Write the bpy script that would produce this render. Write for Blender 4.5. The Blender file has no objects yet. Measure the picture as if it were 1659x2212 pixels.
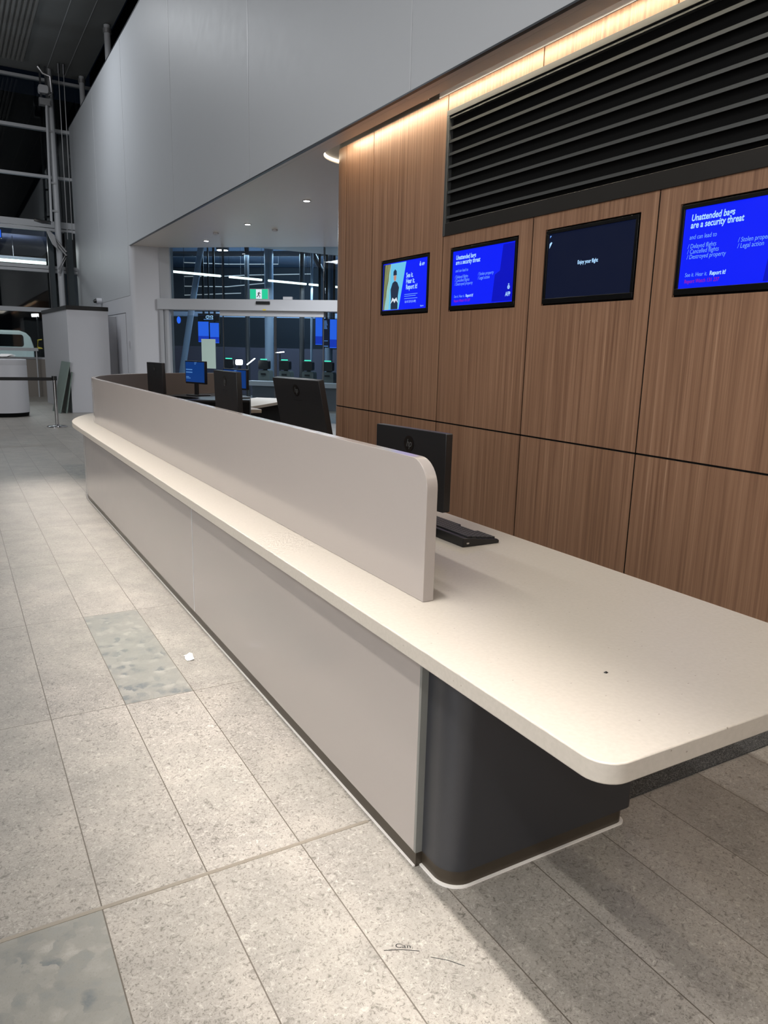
import bpy, bmesh, math, random
from mathutils import Matrix, Vector
random.seed(7)
sc = bpy.context.scene
COL = sc.collection
R = math.radians
# ------------------------------------------------------------------ camera
cam_d = bpy.data.cameras.new('camera'); cam = bpy.data.objects.new('camera', cam_d); COL.objects.link(cam)
cr = Vector((0.86725273, -0.49723275, 0.02514558)); cu = Vector((0.0823982, 0.19315892, 0.97770147)); cf = Vector((0.49100228, 0.84584232, -0.20848868))
cam.matrix_world = Matrix(((cr.x, cu.x, -cf.x, 0), (cr.y, cu.y, -cf.y, 0), (cr.z, cu.z, -cf.z, 1.5), (0, 0, 0, 1)))
cam_d.sensor_fit = 'HORIZONTAL'; cam_d.sensor_width = 36; cam_d.lens = 1595.66/1659*36
cam_d.clip_start = 0.05; cam_d.clip_end = 300
sc.camera = cam
# ------------------------------------------------------------------ view, world
sc.view_settings.view_transform = 'Standard'; sc.view_settings.look = 'None'
sc.view_settings.gamma = 1; sc.view_settings.use_curve_mapping = False
sc.view_settings.exposure = 0.0
w = bpy.data.worlds.new('night'); sc.world = w; w.use_nodes = True
w.node_tree.nodes['Background'].inputs[0].default_value = (0.010, 0.016, 0.03, 1)
w.node_tree.nodes['Background'].inputs[1].default_value = 0.12
# ------------------------------------------------------------------ lights
def area(name, loc, size, size_y, power, color=(1, 1, 1), rot=(0, 0, 0), spread=180):
    d = bpy.data.lights.new(name, 'AREA'); d.shape = 'RECTANGLE'; d.size = size; d.size_y = size_y
    d.energy = power; d.color = color; d.spread = R(spread)
    o = bpy.data.objects.new(name, d); COL.objects.link(o); o.location = loc; o.rotation_euler = rot
    return o
# rows of linear hall lights running along the hall, high above the floor
area('hall_row_lamp', (0.0, 0.5, 8.7), 0.2, 17, 98, (1.0, 0.945, 0.89), rot=(0, R(-5.1), 0), spread=10.5)
area('hall_row_lamp', (-1.15, -1.0, 8.7), 0.25, 16, 125, (1.0, 0.95, 0.90), spread=90)
area('hall_row_lamp', (-4.3, -1.0, 8.7), 0.2, 14, 250, (1.0, 0.96, 0.90), rot=(0, R(-25), 0), spread=100)
area('hall_row_lamp', (-8.0, 0.0, 8.7), 0.3, 20, 420, (0.96, 0.98, 1.0), rot=(0, R(-30), 0), spread=150)
# large soft fills added left and behind, standing in for concourse light
area('concourse_lamp', (-15, -7.5, 4.8), 8, 13, 1600, (0.98, 0.98, 1.0), rot=(0, R(-90), 0))
area('concourse_lamp', (-4, -13.5, 4.0), 14, 7, 110, (1.0, 0.97, 0.93), rot=(R(90), 0, 0))
# light on the wall side of the counter
area('aisle_lamp', (2.9, -3.5, 3.5), 0.5, 5.0, 32, (1.0, 0.90, 0.78))
# warm strip in the cove above the wood wall
area('cove_lamp', (3.80, -0.4, 3.705), 0.03, 16.2, 105, (1.0, 0.86, 0.64), rot=(0, R(-6), 0))
area('far_tube_uplight', (0.5, 27.5, 4.3), 4.0, 0.2, 45, (0.85, 0.92, 1.0), rot=(R(180), 0, 0))  # added upward fill for the bluish soffit beyond the far window
area('canopy_tube_lamp', (7.4, 19.85, 3.34), 5.0, 0.1, 110, (0.85, 0.95, 1.0), rot=(0, 0, R(9.4)))  # added fill to brighten the white bench behind the glass
# lobby
area('lobby_lamp', (5.6, 12.0, 3.6), 1.2, 3.0, 210, (0.92, 0.95, 1.0))
area('far_hall_lamp', (0.2, 18.0, 8.6), 3.0, 0.3, 260, (0.92, 0.96, 1.0))
area('hall_uplight', (-4.0, 14.0, 7.0), 0.4, 16.0, 320, (0.96, 0.97, 1.0), rot=(R(180), 0, 0))  # added upward fill to lift the dark hall ceiling
area('forecourt_lamp', (8.5, 22.0, 4.3), 5.0, 1.0, 260, (0.55, 0.78, 1.0), rot=(0, 0, R(-42)))
area('forecourt_uplight', (11.0, 23.0, 1.9), 8.0, 2.0, 260, (0.6, 0.8, 1.0), rot=(R(180), 0, R(-42)))  # added upward fill so the canopy underside comes out lighter
area('forecourt_lamp', (1.5, 27.5, 4.6), 3.0, 1.0, 170, (1.0, 0.98, 0.94))

# ------------------------------------------------------------------ materials
def nodes(m):
    m.use_nodes = True; nt = m.node_tree; return nt, nt.nodes, nt.links
def srgb(c):
    return tuple(((x/255)/12.92 if x/255 <= 0.04045 else ((x/255+0.055)/1.055)**2.4) for x in c) + (1,)
def mat(name, c, rough=0.5, metal=0.0, spec=0.5, emit=None, es=1.0, bump=0, bscale=200, coat=0):
    m = bpy.data.materials.new(name); nt, N, L = nodes(m); b = N['Principled BSDF']
    b.inputs['Base Color'].default_value = srgb(c) if len(c) == 3 else c
    b.inputs['Roughness'].default_value = rough; b.inputs['Metallic'].default_value = metal
    b.inputs['Specular IOR Level'].default_value = spec
    b.inputs['Coat Weight'].default_value = coat; b.inputs['Coat Roughness'].default_value = 0.08
    if emit: b.inputs['Emission Color'].default_value = srgb(emit); b.inputs['Emission Strength'].default_value = es
    # faint procedural variation of roughness and grain so that no surface is dead flat
    n = N.new('ShaderNodeTexNoise'); n.inputs['Scale'].default_value = 7 if not bump else bscale
    t = N.new('ShaderNodeTexCoord'); L.new(t.outputs['Object'], n.inputs['Vector'])
    r = N.new('ShaderNodeMapRange'); r.inputs[3].default_value = max(0.02, rough-0.03); r.inputs[4].default_value = min(1, rough+0.03)
    L.new(n.outputs['Fac'], r.inputs[0]); L.new(r.outputs[0], b.inputs['Roughness'])
    if bump:
        bp = N.new('ShaderNodeBump'); bp.inputs['Strength'].default_value = bump; bp.inputs['Distance'].default_value = 0.002
        L.new(n.outputs['Fac'], bp.inputs['Height']); L.new(bp.outputs[0], b.inputs['Normal'])
    return m
class G:
    """tiny node graph helper"""
    def __init__(s, m): s.m = m; s.nt, s.N, s.L = nodes(m); s.b = s.N['Principled BSDF']
    def n(s, t, **k):
        x = s.N.new(t)
        for a, v in k.items(): setattr(x, a, v)
        return x
    def inp(s, sock, v):
        if isinstance(v, (int, float, tuple)): sock.default_value = v
        else: s.L.new(v, sock)
    def math(s, op, a, b=0.0, c=None):
        x = s.n('ShaderNodeMath', operation=op); s.inp(x.inputs[0], a); s.inp(x.inputs[1], b)
        if c is not None: s.inp(x.inputs[2], c)
        return x.outputs[0]
    def mix(s, f, a, b):
        x = s.n('ShaderNodeMix', data_type='RGBA'); s.inp(x.inputs[0], f); s.inp(x.inputs[6], a); s.inp(x.inputs[7], b); return x.outputs[2]
    def noise(s, vec, scale, detail=3, rough=0.5, dist=0.0):
        x = s.n('ShaderNodeTexNoise'); s.L.new(vec, x.inputs['Vector']); x.inputs['Scale'].default_value = scale
        x.inputs['Detail'].default_value = detail; x.inputs['Roughness'].default_value = rough; x.inputs['Distortion'].default_value = dist
        return x.outputs['Fac']
    def vscale(s, vec, v):
        x = s.n('ShaderNodeVectorMath', operation='MULTIPLY'); s.L.new(vec, x.inputs[0]); x.inputs[1].default_value = v; return x.outputs[0]
    def ramp(s, f, stops):
        x = s.n('ShaderNodeValToRGB'); s.L.new(f, x.inputs[0]); e = x.color_ramp.elements
        while len(e) < len(stops): e.new(0.5)
        for i, (p, c) in enumerate(stops): e[i].position = p; e[i].color = c if len(c) == 4 else srgb(c)
        return x.outputs[0]
    def rng(s, v, a, b, c, d):
        x = s.n('ShaderNodeMapRange'); s.inp(x.inputs[0], v); x.inputs[1].default_value = a; x.inputs[2].default_value = b
        x.inputs[3].default_value = c; x.inputs[4].default_value = d; return x.outputs[0]

TX0, TW, TY0, TL = 0.234, 0.2938, 1.883, 1.197
def floor_mat():
    m = bpy.data.materials.new('stone_tile'); g = G(m)
    geo = g.n('ShaderNodeNewGeometry'); pos = geo.outputs['Position']
    sp = g.n('ShaderNodeSeparateXYZ'); g.L.new(pos, sp.inputs[0])
    u = g.math('DIVIDE', g.math('SUBTRACT', sp.outputs[0], TX0), TW)
    v = g.math('DIVIDE', g.math('SUBTRACT', sp.outputs[1], TY0), TL)
    fu, fv = g.math('FLOOR', u), g.math('FLOOR', v)
    cu_, cv_ = g.math('FRACT', u), g.math('FRACT', v)
    cell = g.n('ShaderNodeCombineXYZ'); g.L.new(fu, cell.inputs[0]); g.L.new(fv, cell.inputs[1])
    wn = g.n('ShaderNodeTexWhiteNoise', noise_dimensions='2D'); g.L.new(cell.outputs[0], wn.inputs['Vector'])
    rnd = wn.outputs['Value']
    off = g.n('ShaderNodeVectorMath', operation='MULTIPLY_ADD'); g.L.new(wn.outputs['Color'], off.inputs[0]); off.inputs[1].default_value = (37, 23, 5); g.L.new(pos, off.inputs[2])
    P = off.outputs[0]
    big = g.noise(P, 5, 4, 0.6); fine = g.noise(P, 60, 5, 0.65, 1.4); grain = g.noise(P, 190, 4, 0.7, 1.0)
    base = g.ramp(big, [(0.3, (130, 126, 120)), (0.55, (144, 139, 132)), (0.75, (154, 148, 140))])
    base = g.mix(g.rng(fine, 0.45, 0.34, 0, 0.9), base, srgb((96, 92, 86)))
    base = g.mix(g.rng(fine, 0.55, 0.68, 0, 0.8), base, srgb((172, 167, 159)))
    base = g.mix(g.rng(grain, 0.45, 0.33, 0, 0.9), base, srgb((78, 74, 68)))
    # short dark fossil flecks
    vo = g.n('ShaderNodeTexVoronoi', feature='F1'); g.L.new(g.vscale(P, (40, 65, 1)), vo.inputs['Vector']); vo.inputs['Scale'].default_value = 1
    vsp = g.n('ShaderNodeSeparateXYZ'); g.L.new(vo.outputs['Color'], vsp.inputs[0])
    fl = g.math('MULTIPLY', g.math('LESS_THAN', vo.outputs['Distance'], 0.12), g.math('GREATER_THAN', vsp.outputs[0], 0.80))
    base = g.mix(g.math('MULTIPLY', fl, 0.55), base, srgb((82, 77, 70)))
    # breccia tiles with large pebbles
    vb = g.n('ShaderNodeTexVoronoi', feature='F1'); 
    wc = g.n('ShaderNodeTexNoise'); g.L.new(P, wc.inputs['Vector']); wc.inputs['Scale'].default_value = 14; wc.inputs['Detail'].default_value = 4
    wa = g.n('ShaderNodeVectorMath', operation='MULTIPLY_ADD'); g.L.new(wc.outputs['Color'], wa.inputs[0]); wa.inputs[1].default_value = (0.11, 0.11, 0.11); g.L.new(P, wa.inputs[2])
    g.L.new(wa.outputs[0], vb.inputs['Vector']); vb.inputs['Scale'].default_value = 19
    vbs = g.n('ShaderNodeSeparateXYZ'); g.L.new(vb.outputs['Color'], vbs.inputs[0])
    peb = g.ramp(vbs.outputs[0], [(0.0, (84, 90, 94)), (0.25, (112, 114, 112)), (0.6, (128, 127, 122)), (0.95, (146, 143, 137))])
    brec = g.mix(g.rng(vb.outputs['Distance'], 0.25, 0.6, 0, 0.8), peb, srgb((122, 121, 116)))
    brec = g.mix(g.rng(fine, 0.35, 0.65, 0.45, 0.0), brec, srgb((120, 118, 110)))
    brec = g.mix(g.rng(grain, 0.42, 0.30, 0, 0.5), brec, srgb((96, 94, 88)))
    def is_cell(a, b):
        return g.math('MULTIPLY', g.math('COMPARE', fu, float(a), 0.1), g.math('COMPARE', fv, float(b), 0.1))
    d = g.math('GREATER_THAN', g.math('MULTIPLY', rnd, g.math('GREATER_THAN', fv, 2.5)), 0.93)
    for a, b in ((1, 1), (-1, -1)): d = g.math('MAXIMUM', d, is_cell(a, b))
    col = g.mix(d, base, brec)
    tint = g.rng(rnd, 0, 1, 0.93, 1.04)
    hs = g.n('ShaderNodeHueSaturation'); g.L.new(col, hs.inputs['Color']); g.L.new(tint, hs.inputs['Value']); col = hs.outputs[0]
    # grout
    eu = g.math('MULTIPLY', g.math('MINIMUM', cu_, g.math('SUBTRACT', 1.0, cu_)), TW)
    ev = g.math('MULTIPLY', g.math('MINIMUM', cv_, g.math('SUBTRACT', 1.0, cv_)), TL)
    gr = g.math('LESS_THAN', g.math('MINIMUM', eu, ev), 0.0018)
    col = g.mix(gr, col, srgb((86, 80, 72)))
    g.L.new(col, g.b.inputs['Base Color'])
    g.L.new(g.rng(fine, 0.3, 0.7, 0.34, 0.46), g.b.inputs['Roughness'])
    bp = g.n('ShaderNodeBump'); bp.inputs['Strength'].default_value = 0.35; bp.inputs['Distance'].default_value = 0.001
    g.L.new(g.math('SUBTRACT', grain, g.math('MULTIPLY', gr, 2.0)), bp.inputs['Height']); g.L.new(bp.outputs[0], g.b.inputs['Normal'])
    return m
def wood_mat():
    m = bpy.data.materials.new('walnut_veneer'); g = G(m)
    geo = g.n('ShaderNodeNewGeometry'); P = geo.outputs['Position']
    a = g.noise(g.vscale(P, (40, 40, 0.55)), 1, 4, 0.62, 0.3)
    b = g.noise(g.vscale(P, (190, 190, 1.6)), 1, 3, 0.6)
    c = g.noise(g.vscale(P, (9, 9, 0.2)), 1, 2, 0.5)
    col = g.ramp(a, [(0.28, (100, 72, 54)), (0.46, (134, 100, 77)), (0.60, (152, 117, 92)), (0.78, (178, 143, 115))])
    col = g.mix(g.rng(b, 0.35, 0.60, 0.55, 0.0), col, srgb((112, 80, 60)))
    col = g.mix(g.rng(c, 0.35, 0.7, 0.0, 0.25), col, srgb((165, 126, 98)))
    g.L.new(col, g.b.inputs['Base Color']); g.b.inputs['Roughness'].default_value = 0.42
    bp = g.n('ShaderNodeBump'); bp.inputs['Strength'].default_value = 0.12; bp.inputs['Distance'].default_value = 0.001
    g.L.new(b, bp.inputs['Height']); g.L.new(bp.outputs[0], g.b.inputs['Normal'])
    return m
def quartz_mat():
    m = bpy.data.materials.new('cream_quartz'); g = G(m)
    geo = g.n('ShaderNodeNewGeometry'); P = geo.outputs['Position']
    vo = g.n('ShaderNodeTexVoronoi'); g.L.new(g.vscale(P, (46, 95, 60)), vo.inputs['Vector']); vo.inputs['Scale'].default_value = 1
    s = g.n('ShaderNodeSeparateXYZ'); g.L.new(vo.outputs['Color'], s.inputs[0])
    f = g.math('MULTIPLY', g.math('LESS_THAN', vo.outputs['Distance'], 0.13), g.math('GREATER_THAN', s.outputs[1], 0.93))
    n = g.noise(P, 90, 3); big = g.noise(P, 2.5, 2)
    col = g.ramp(n, [(0.3, (174, 167, 157)), (0.7, (181, 174, 164))])
    col = g.mix(g.rng(big, 0.35, 0.65, 0.0, 0.25), col, srgb((175, 167, 155)))
    col = g.mix(g.math('MULTIPLY', f, 0.75), col, srgb((120, 108, 95)))
    g.L.new(col, g.b.inputs['Base Color']); g.b.inputs['Roughness'].default_value = 0.38
    return m
def carpet_mat():
    m = bpy.data.materials.new('charcoal_carpet'); g = G(m)
    geo = g.n('ShaderNodeNewGeometry'); P = geo.outputs['Position']
    n = g.noise(P, 260, 4, 0.8); col = g.ramp(n, [(0.38, (24, 25, 27)), (0.5, (58, 59, 60)), (0.64, (122, 122, 120))])
    g.L.new(col, g.b.inputs['Base Color']); g.b.inputs['Roughness'].default_value = 0.95
    bp = g.n('ShaderNodeBump'); bp.inputs['Strength'].default_value = 0.8; bp.inputs['Distance'].default_value = 0.004
    g.L.new(n, bp.inputs['Height']); g.L.new(bp.outputs[0], g.b.inputs['Normal'])
    return m
def glass_mat(name, tint, ior=1.5):
    m = bpy.data.materials.new(name); nt, N, L = nodes(m); N.remove(N['Principled BSDF']); out = N['Material Output']
    tr = N.new('ShaderNodeBsdfTransparent'); tr.inputs[0].default_value = tint
    gl = N.new('ShaderNodeBsdfGlossy'); gl.inputs['Roughness'].default_value = 0.02
    fr = N.new('ShaderNodeFresnel'); fr.inputs[0].default_value = ior
    mx = N.new('ShaderNodeMixShader'); L.new(fr.outputs[0], mx.inputs[0]); L.new(tr.outputs[0], mx.inputs[1]); L.new(gl.outputs[0], mx.inputs[2]); L.new(mx.outputs[0], out.inputs[0])
    return m
def emis(name, c, s=1.0): return mat(name, (8, 8, 8), 0.3, emit=c, es=s)

M = dict(
    floor=floor_mat(), wood=wood_mat(), quartz=quartz_mat(), carpet=carpet_mat(),
    laminate=mat('greige_laminate', (163, 155, 150), 0.16, spec=0.45),
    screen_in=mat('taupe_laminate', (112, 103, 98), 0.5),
    dark=mat('charcoal_laminate', (47, 48, 52), 0.38),
    plinth=mat('bronze_plinth', (72, 64, 54), 0.32, 0.4),
    seal=mat('white_sealant', (228, 224, 218), 0.4),
    edge=mat('grey_edging', (120, 120, 116), 0.45),
    greywall=mat('grey_gloss_panel', (184, 187, 191), 0.5, spec=0.35),
    joint=mat('pale_joint', (190, 192, 196), 0.4),
    white=mat('white_paint', (196, 197, 202), 0.5),
    softwhite=mat('soffit_paint', (212, 204, 197), 0.38, spec=0.6),
    ceil=mat('hall_ceiling_paint', (120, 122, 122), 0.6),
    corr=mat('ribbed_ceiling_metal', (132, 132, 130), 0.5),
    black=mat('black_void', (3, 3, 3), 0.85, spec=0.2), bezel=mat('black_bezel', (7, 7, 8), 0.35, spec=0.35),
    blackm=mat('satin_black_metal', (22, 23, 25), 0.32, spec=0.4),
    louv=mat('louvre_metal', (86, 88, 88), 0.38, 0.5),
    louvd=mat('louvre_bottom_metal', (48, 46, 44), 0.35, 0.4),
    plastic=mat('black_plastic', (20, 21, 23), 0.38),
    logo=mat('gloss_black_plastic', (8, 8, 9), 0.08),
    key=mat('keycap_plastic', (30, 31, 33), 0.5),
    alu=mat('brushed_aluminium', (170, 170, 172), 0.35, 0.7),
    steel=mat('polished_steel', (190, 190, 192), 0.16, 1.0),
    mull=mat('mullion_paint', (176, 178, 182), 0.4),
    mulld=mat('dark_mullion', (70, 72, 76), 0.35, 0.3),
    green_glass=mat('green_glass_board', (118, 134, 128), 0.3),
    glass=glass_mat('pane_glass', (0.85, 0.90, 0.92, 1), 1.5),
    bulb=emis('lamp_white', (255, 255, 255), 14), led=emis('led_warm', (255, 238, 205), 9),
    tube=emis('led_tube', (235, 255, 245), 3.2), dim=emis('soft_tube', (190, 200, 205), 0.55),
    dark_ext=mat('dark_render', (84, 92, 102), 0.7), asphalt=mat('asphalt', (40, 44, 50), 0.45, bump=0.3),
    blue=emis('screen_blue', (8, 28, 235), 1.15), blued=emis('screen_deep_blue', (4, 14, 190), 1.0),
    navy=emis('screen_navy', (14, 22, 48), 0.8), text=emis('screen_text', (170, 215, 255), 1.1), textdim=emis('screen_text_dim', (120, 175, 255), 0.95),
    pink=emis('screen_pink', (190, 30, 130), 0.8), sky=emis('screen_sky', (110, 200, 240), 0.95), yel=emis('screen_yellow', (205, 210, 120), 0.9),
    slate=emis('screen_slate', (38, 52, 78), 0.8), skin=emis('screen_skin', (205, 150, 130), 0.85), wht=emis('screen_white', (225, 235, 245), 0.95),
    pcblue=emis('pc_blue', (16, 62, 135), 0.75), pctext=emis('pc_text', (95, 150, 220), 0.7),
    extblue=emis('ext_blue', (40, 105, 245), 1.0), extblue2=emis('ext_blue_dark', (16, 60, 200), 0.9),
    green=emis('green_led', (70, 235, 190), 1.6), exitg=emis('exit_green', (30, 200, 150), 1.0),
    truck=mat('truck_white', (205, 218, 215), 0.35), yellow=mat('yellow_paint', (215, 190, 40), 0.4),
    rubber=mat('rubber', (18, 18, 18), 0.8), paper=mat('paper', (232, 230, 228), 0.7), lobbysteel=mat('blue_grey_column', (120, 140, 165), 0.4),
    poster=mat('pale_green_board', (190, 214, 205), 0.5), purple=mat('violet_render', (70, 68, 82), 0.6),
)
# ------------------------------------------------------------------ mesh building
class MB:
    def __init__(s): s.v = []; s.f = []; s.sm = set()
    def add(s, vs, fs, smooth=False):
        b = len(s.v); s.v += [tuple(p) for p in vs]
        for f in fs:
            if smooth: s.sm.add(len(s.f))
            s.f.append([b+i for i in f])
        return s
    def box(s, x0, x1, y0, y1, z0, z1):
        v = [(x, y, z) for z in (z0, z1) for y in (y0, y1) for x in (x0, x1)]
        return s.add(v, [(0, 2, 3, 1), (4, 5, 7, 6), (0, 1, 5, 4), (1, 3, 7, 5), (3, 2, 6, 7), (2, 0, 4, 6)])
    def prism(s, poly, a, b, axis='z', smooth=False):
        """extrude a 2D polygon from a to b along an axis"""
        n = len(poly)
        def P(p, h): return (p[0], p[1], h) if axis == 'z' else ((h, p[0], p[1]) if axis == 'x' else (p[0], h, p[1]))
        vs = [P(p, a) for p in poly] + [P(p, b) for p in poly]
        s.add(vs, [tuple(range(n))[::-1], tuple(range(n, 2*n))])
        base = len(s.v)-2*n
        for i in range(n):
            j = (i+1) % n
            if smooth: s.sm.add(len(s.f))
            s.f.append([base+i, base+j, base+n+j, base+n+i])
        return s
    def tube(s, pts, r, n=10, caps=True):
        pts = [Vector(p) for p in pts]; rings = []
        rr = r if isinstance(r, (list, tuple)) else [r]*len(pts)
        for i, p in enumerate(pts):
            d = (pts[min(i+1, len(pts)-1)]-pts[max(i-1, 0)]).normalized()
            a = d.cross(Vector((0, 0, 1)) if abs(d.z) < 0.95 else Vector((1, 0, 0))).normalized(); b = d.cross(a)
            rings.append([p+(a*math.cos(2*math.pi*k/n)+b*math.sin(2*math.pi*k/n))*rr[i] for k in range(n)])
        vs = [q for g in rings for q in g]; fs = []
        for i in range(len(pts)-1):
            for k in range(n):
                fs.append((i*n+k, i*n+(k+1) % n, (i+1)*n+(k+1) % n, (i+1)*n+k))
        s.add(vs, fs, True)
        if caps:
            base = len(s.v)-len(vs); s.f.append([base+k for k in range(n)][::-1]); s.f.append([base+(len(pts)-1)*n+k for k in range(n)])
        return s
    def lathe(s, prof, cx=0, cy=0, n=40):
        vs = []; fs = []
        for (r, z) in prof:
            for k in range(n): t = 2*math.pi*k/n; vs.append((cx+r*math.cos(t), cy+r*math.sin(t), z))
        for i in range(len(prof)-1):
            for k in range(n): fs.append((i*n+k, i*n+(k+1) % n, (i+1)*n+(k+1) % n, (i+1)*n+k))
        s.add(vs, fs, True); base = len(s.v)-len(vs)
        s.f.append([base+k for k in range(n)][::-1]); s.f.append([base+(len(prof)-1)*n+k for k in range(n)])
        return s
    def xf(s, m):
        s.v = [tuple(m @ Vector(p)) for p in s.v]; return s
MW = {}
def wmat(o): return MW.get(o.name, Matrix.Identity(4))
def link(name, data, parent=None, m=None):
    o = bpy.data.objects.new(name, data); COL.objects.link(o)
    if parent is not None: o.parent = parent
    m = m or Matrix.Identity(4)
    o.matrix_basis = m; MW[o.name] = (wmat(parent) if parent is not None else Matrix.Identity(4)) @ m
    return o
def build(name, mb, material, parent=None, bevel=0, world=False, seg=2):
    """link an MB as one mesh; top-level meshes get their origin at their base"""
    me = bpy.data.meshes.new(name); vs = [Vector(p) for p in mb.v]; m = None
    if parent is not None:
        if world:
            inv = wmat(parent).inverted(); vs = [inv @ p for p in vs]
    else:
        cx = (min(p.x for p in vs)+max(p.x for p in vs))/2; cy = (min(p.y for p in vs)+max(p.y for p in vs))/2; cz = min(p.z for p in vs)
        c = Vector((cx, cy, cz)); vs = [p-c for p in vs]; m = Matrix.Translation(c)
    me.from_pydata([tuple(p) for p in vs], [], mb.f)
    bm = bmesh.new(); bm.from_mesh(me); bmesh.ops.recalc_face_normals(bm, faces=bm.faces); bm.to_mesh(me); bm.free()
    for p in me.polygons: p.use_smooth = True
    me.set_sharp_from_angle(angle=R(32))
    me.materials.append(material); me.update()
    o = link(name, me, parent, m)
    if bevel:
        b = o.modifiers.new('bevel', 'BEVEL'); b.width = bevel; b.segments = seg; b.limit_method = 'ANGLE'; b.angle_limit = R(35)
        b.harden_normals = False
    return o
def tag(o, label=None, cat=None, group=None, kind=None):
    if label: o['label'] = label
    if cat: o['category'] = cat
    if group: o['group'] = group
    if kind: o['kind'] = kind
    return o
def thing(name, label, cat, loc=(0, 0, 0), rz=0.0, group=None, kind=None):
    o = link(name, None, None, Matrix.Translation(Vector(loc)) @ Matrix.Rotation(rz, 4, 'Z')); o.empty_display_size = 0.1
    return tag(o, label, cat, group, kind)
def structure(name, loc=(0, 0, 0), label=None): return thing(name, label, None, loc, kind='structure')
def copy_tree(o, m=None, parent=None):
    c = o.copy(); COL.objects.link(c); c.parent = parent
    if m is not None: c.matrix_basis = m
    MW[c.name] = (wmat(parent) if parent is not None else Matrix.Identity(4)) @ c.matrix_basis
    for ch in [k for k in o.children]: copy_tree(ch, None, c)
    return c
def arc(cx, cy, r, a0, a1, n=16): return [(cx+r*math.cos(R(a0+(a1-a0)*i/n)), cy+r*math.sin(R(a0+(a1-a0)*i/n))) for i in range(n+1)]
def rrect(x0, x1, y0, y1, r, n=6):
    return arc(x1-r, y1-r, r, 0, 90, n)+arc(x0+r, y1-r, r, 90, 180, n)+arc(x0+r, y0+r, r, 180, 270, n)+arc(x1-r, y0+r, r, 270, 360, n)
def text_mesh(name, s, size, material, parent, m, shear=0.0, sx=0.82, bold=0.0, spacing=1.0, align='LEFT', lead=1.0, depth=0.0):
    cu_ = bpy.data.curves.new('t', 'FONT'); cu_.body = s; cu_.size = size; cu_.shear = shear; cu_.offset = bold; cu_.extrude = depth
    cu_.space_character = spacing; cu_.align_x = align; cu_.space_line = lead; cu_.resolution_u = 3
    to = bpy.data.objects.new('t', cu_); COL.objects.link(to)
    me = bpy.data.meshes.new_from_object(to); bpy.data.objects.remove(to); bpy.data.curves.remove(cu_)
    for v in me.vertices: v.co.x *= sx
    me.materials.clear(); me.materials.append(material); me.name = name
    return link(name, me, parent, m)

# ------------------------------------------------------------------ ground and floor
tag(build('floor', MB().box(-16, 12, -14, 24.8, -0.12, 0.0), M['floor']), 'grey stone tile floor', kind='structure')
tag(build('ground', MB().box(-16, 40, 24.82, 60, -0.12, -0.02), M['asphalt']), 'dark asphalt outside the glazing', kind='structure')
tr = MB().box(-16, 1.062, 1.8765, 1.8895, 0.0, 0.0012); o = build('trim_1', tr, mat('bronze_strip', (150, 142, 130), 0.4, 0.5)); tag(o, 'narrow metal movement joint in the floor', kind='structure')
tag(build('carpet', MB().box(1.87, 3.89, 1.565, 7.6, 0.0, 0.006), M['carpet']), 'dark flecked carpet strip behind the counter on the staff side', 'carpet')
# torn paper scrap on the floor
pp = MB(); c0 = Vector((0.905, 3.45, 0.002)); base = []
for k in range(11):
    t = 2*math.pi*k/11; rr = 0.034*(0.55+0.45*((k*7) % 5)/4); base.append((c0.x+rr*math.cos(t), c0.y+1.6*rr*math.sin(t), 0.002+0.008*((k*3) % 4)/3))
pp.add(base+[(c0.x, c0.y, 0.012)], [(k, (k+1) % 11, 11) for k in range(11)]); 
tag(build('paper_scrap', pp, M['paper']), 'small crumpled white paper scrap on the floor beside the counter plinth', 'litter')

# pencil writing and scratches on the floor tile
pm = thing('pen_mark', 'tiny pencil writing and thin scratches on the floor by the counter end', 'mark', (0.90, 1.36, 0.0005))
text_mesh('writing', 'Can.', 0.020, M['blackm'], pm, Matrix.Translation((-0.03, 0.025, 0)) @ Matrix.Rotation(R(-32), 4, 'Z'), sx=1.3)
text_mesh('writing', 'wash', 0.015, M['edge'], pm, Matrix.Translation((0.055, -0.055, 0)) @ Matrix.Rotation(R(-42), 4, 'Z'), sx=1.2)
for (a_, b_) in (((-0.06, 0.03), (0.02, -0.015)), ((0.035, -0.045), (0.095, -0.11))):
    build('scratch', MB().tube([(a_[0], a_[1], 0), ((a_[0]+b_[0])/2+0.003, (a_[1]+b_[1])/2+0.003, 0), (b_[0], b_[1], 0)], 0.0008, 6), M['blackm'], pm)

# ------------------------------------------------------------------ reception counter
CX, CY = 3.43, 7.70
ctr = thing('reception_counter', 'long curved cream and greige reception counter with raised front screen', 'counter', (1.45, 4.0, 0))
def band(xf, xb, y0, a1=90, n=48, yb=None):
    """plan of a strip that runs along y then turns a quarter circle"""
    out = [(xf, y0)]+arc(CX, CY, CX-xf, 180, a1, n); inn = arc(CX, CY, CX-xb, a1, 180, n)+[(xb, y0 if yb is None else yb)]
    return out+inn
# worktop
wt = arc(1.04, 0.912, 0.06, 270, 180, 8)+arc(CX, CY, CX-0.98, 180, 90, 56)+arc(CX, CY, CX-2.0, 90, 180, 40)+arc(1.94, 0.91, 0.06, 360, 270, 8)
build('worktop', MB().prism(wt, 0.720, 0.765, smooth=False), M['quartz'], ctr, bevel=0.003, world=True)
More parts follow.
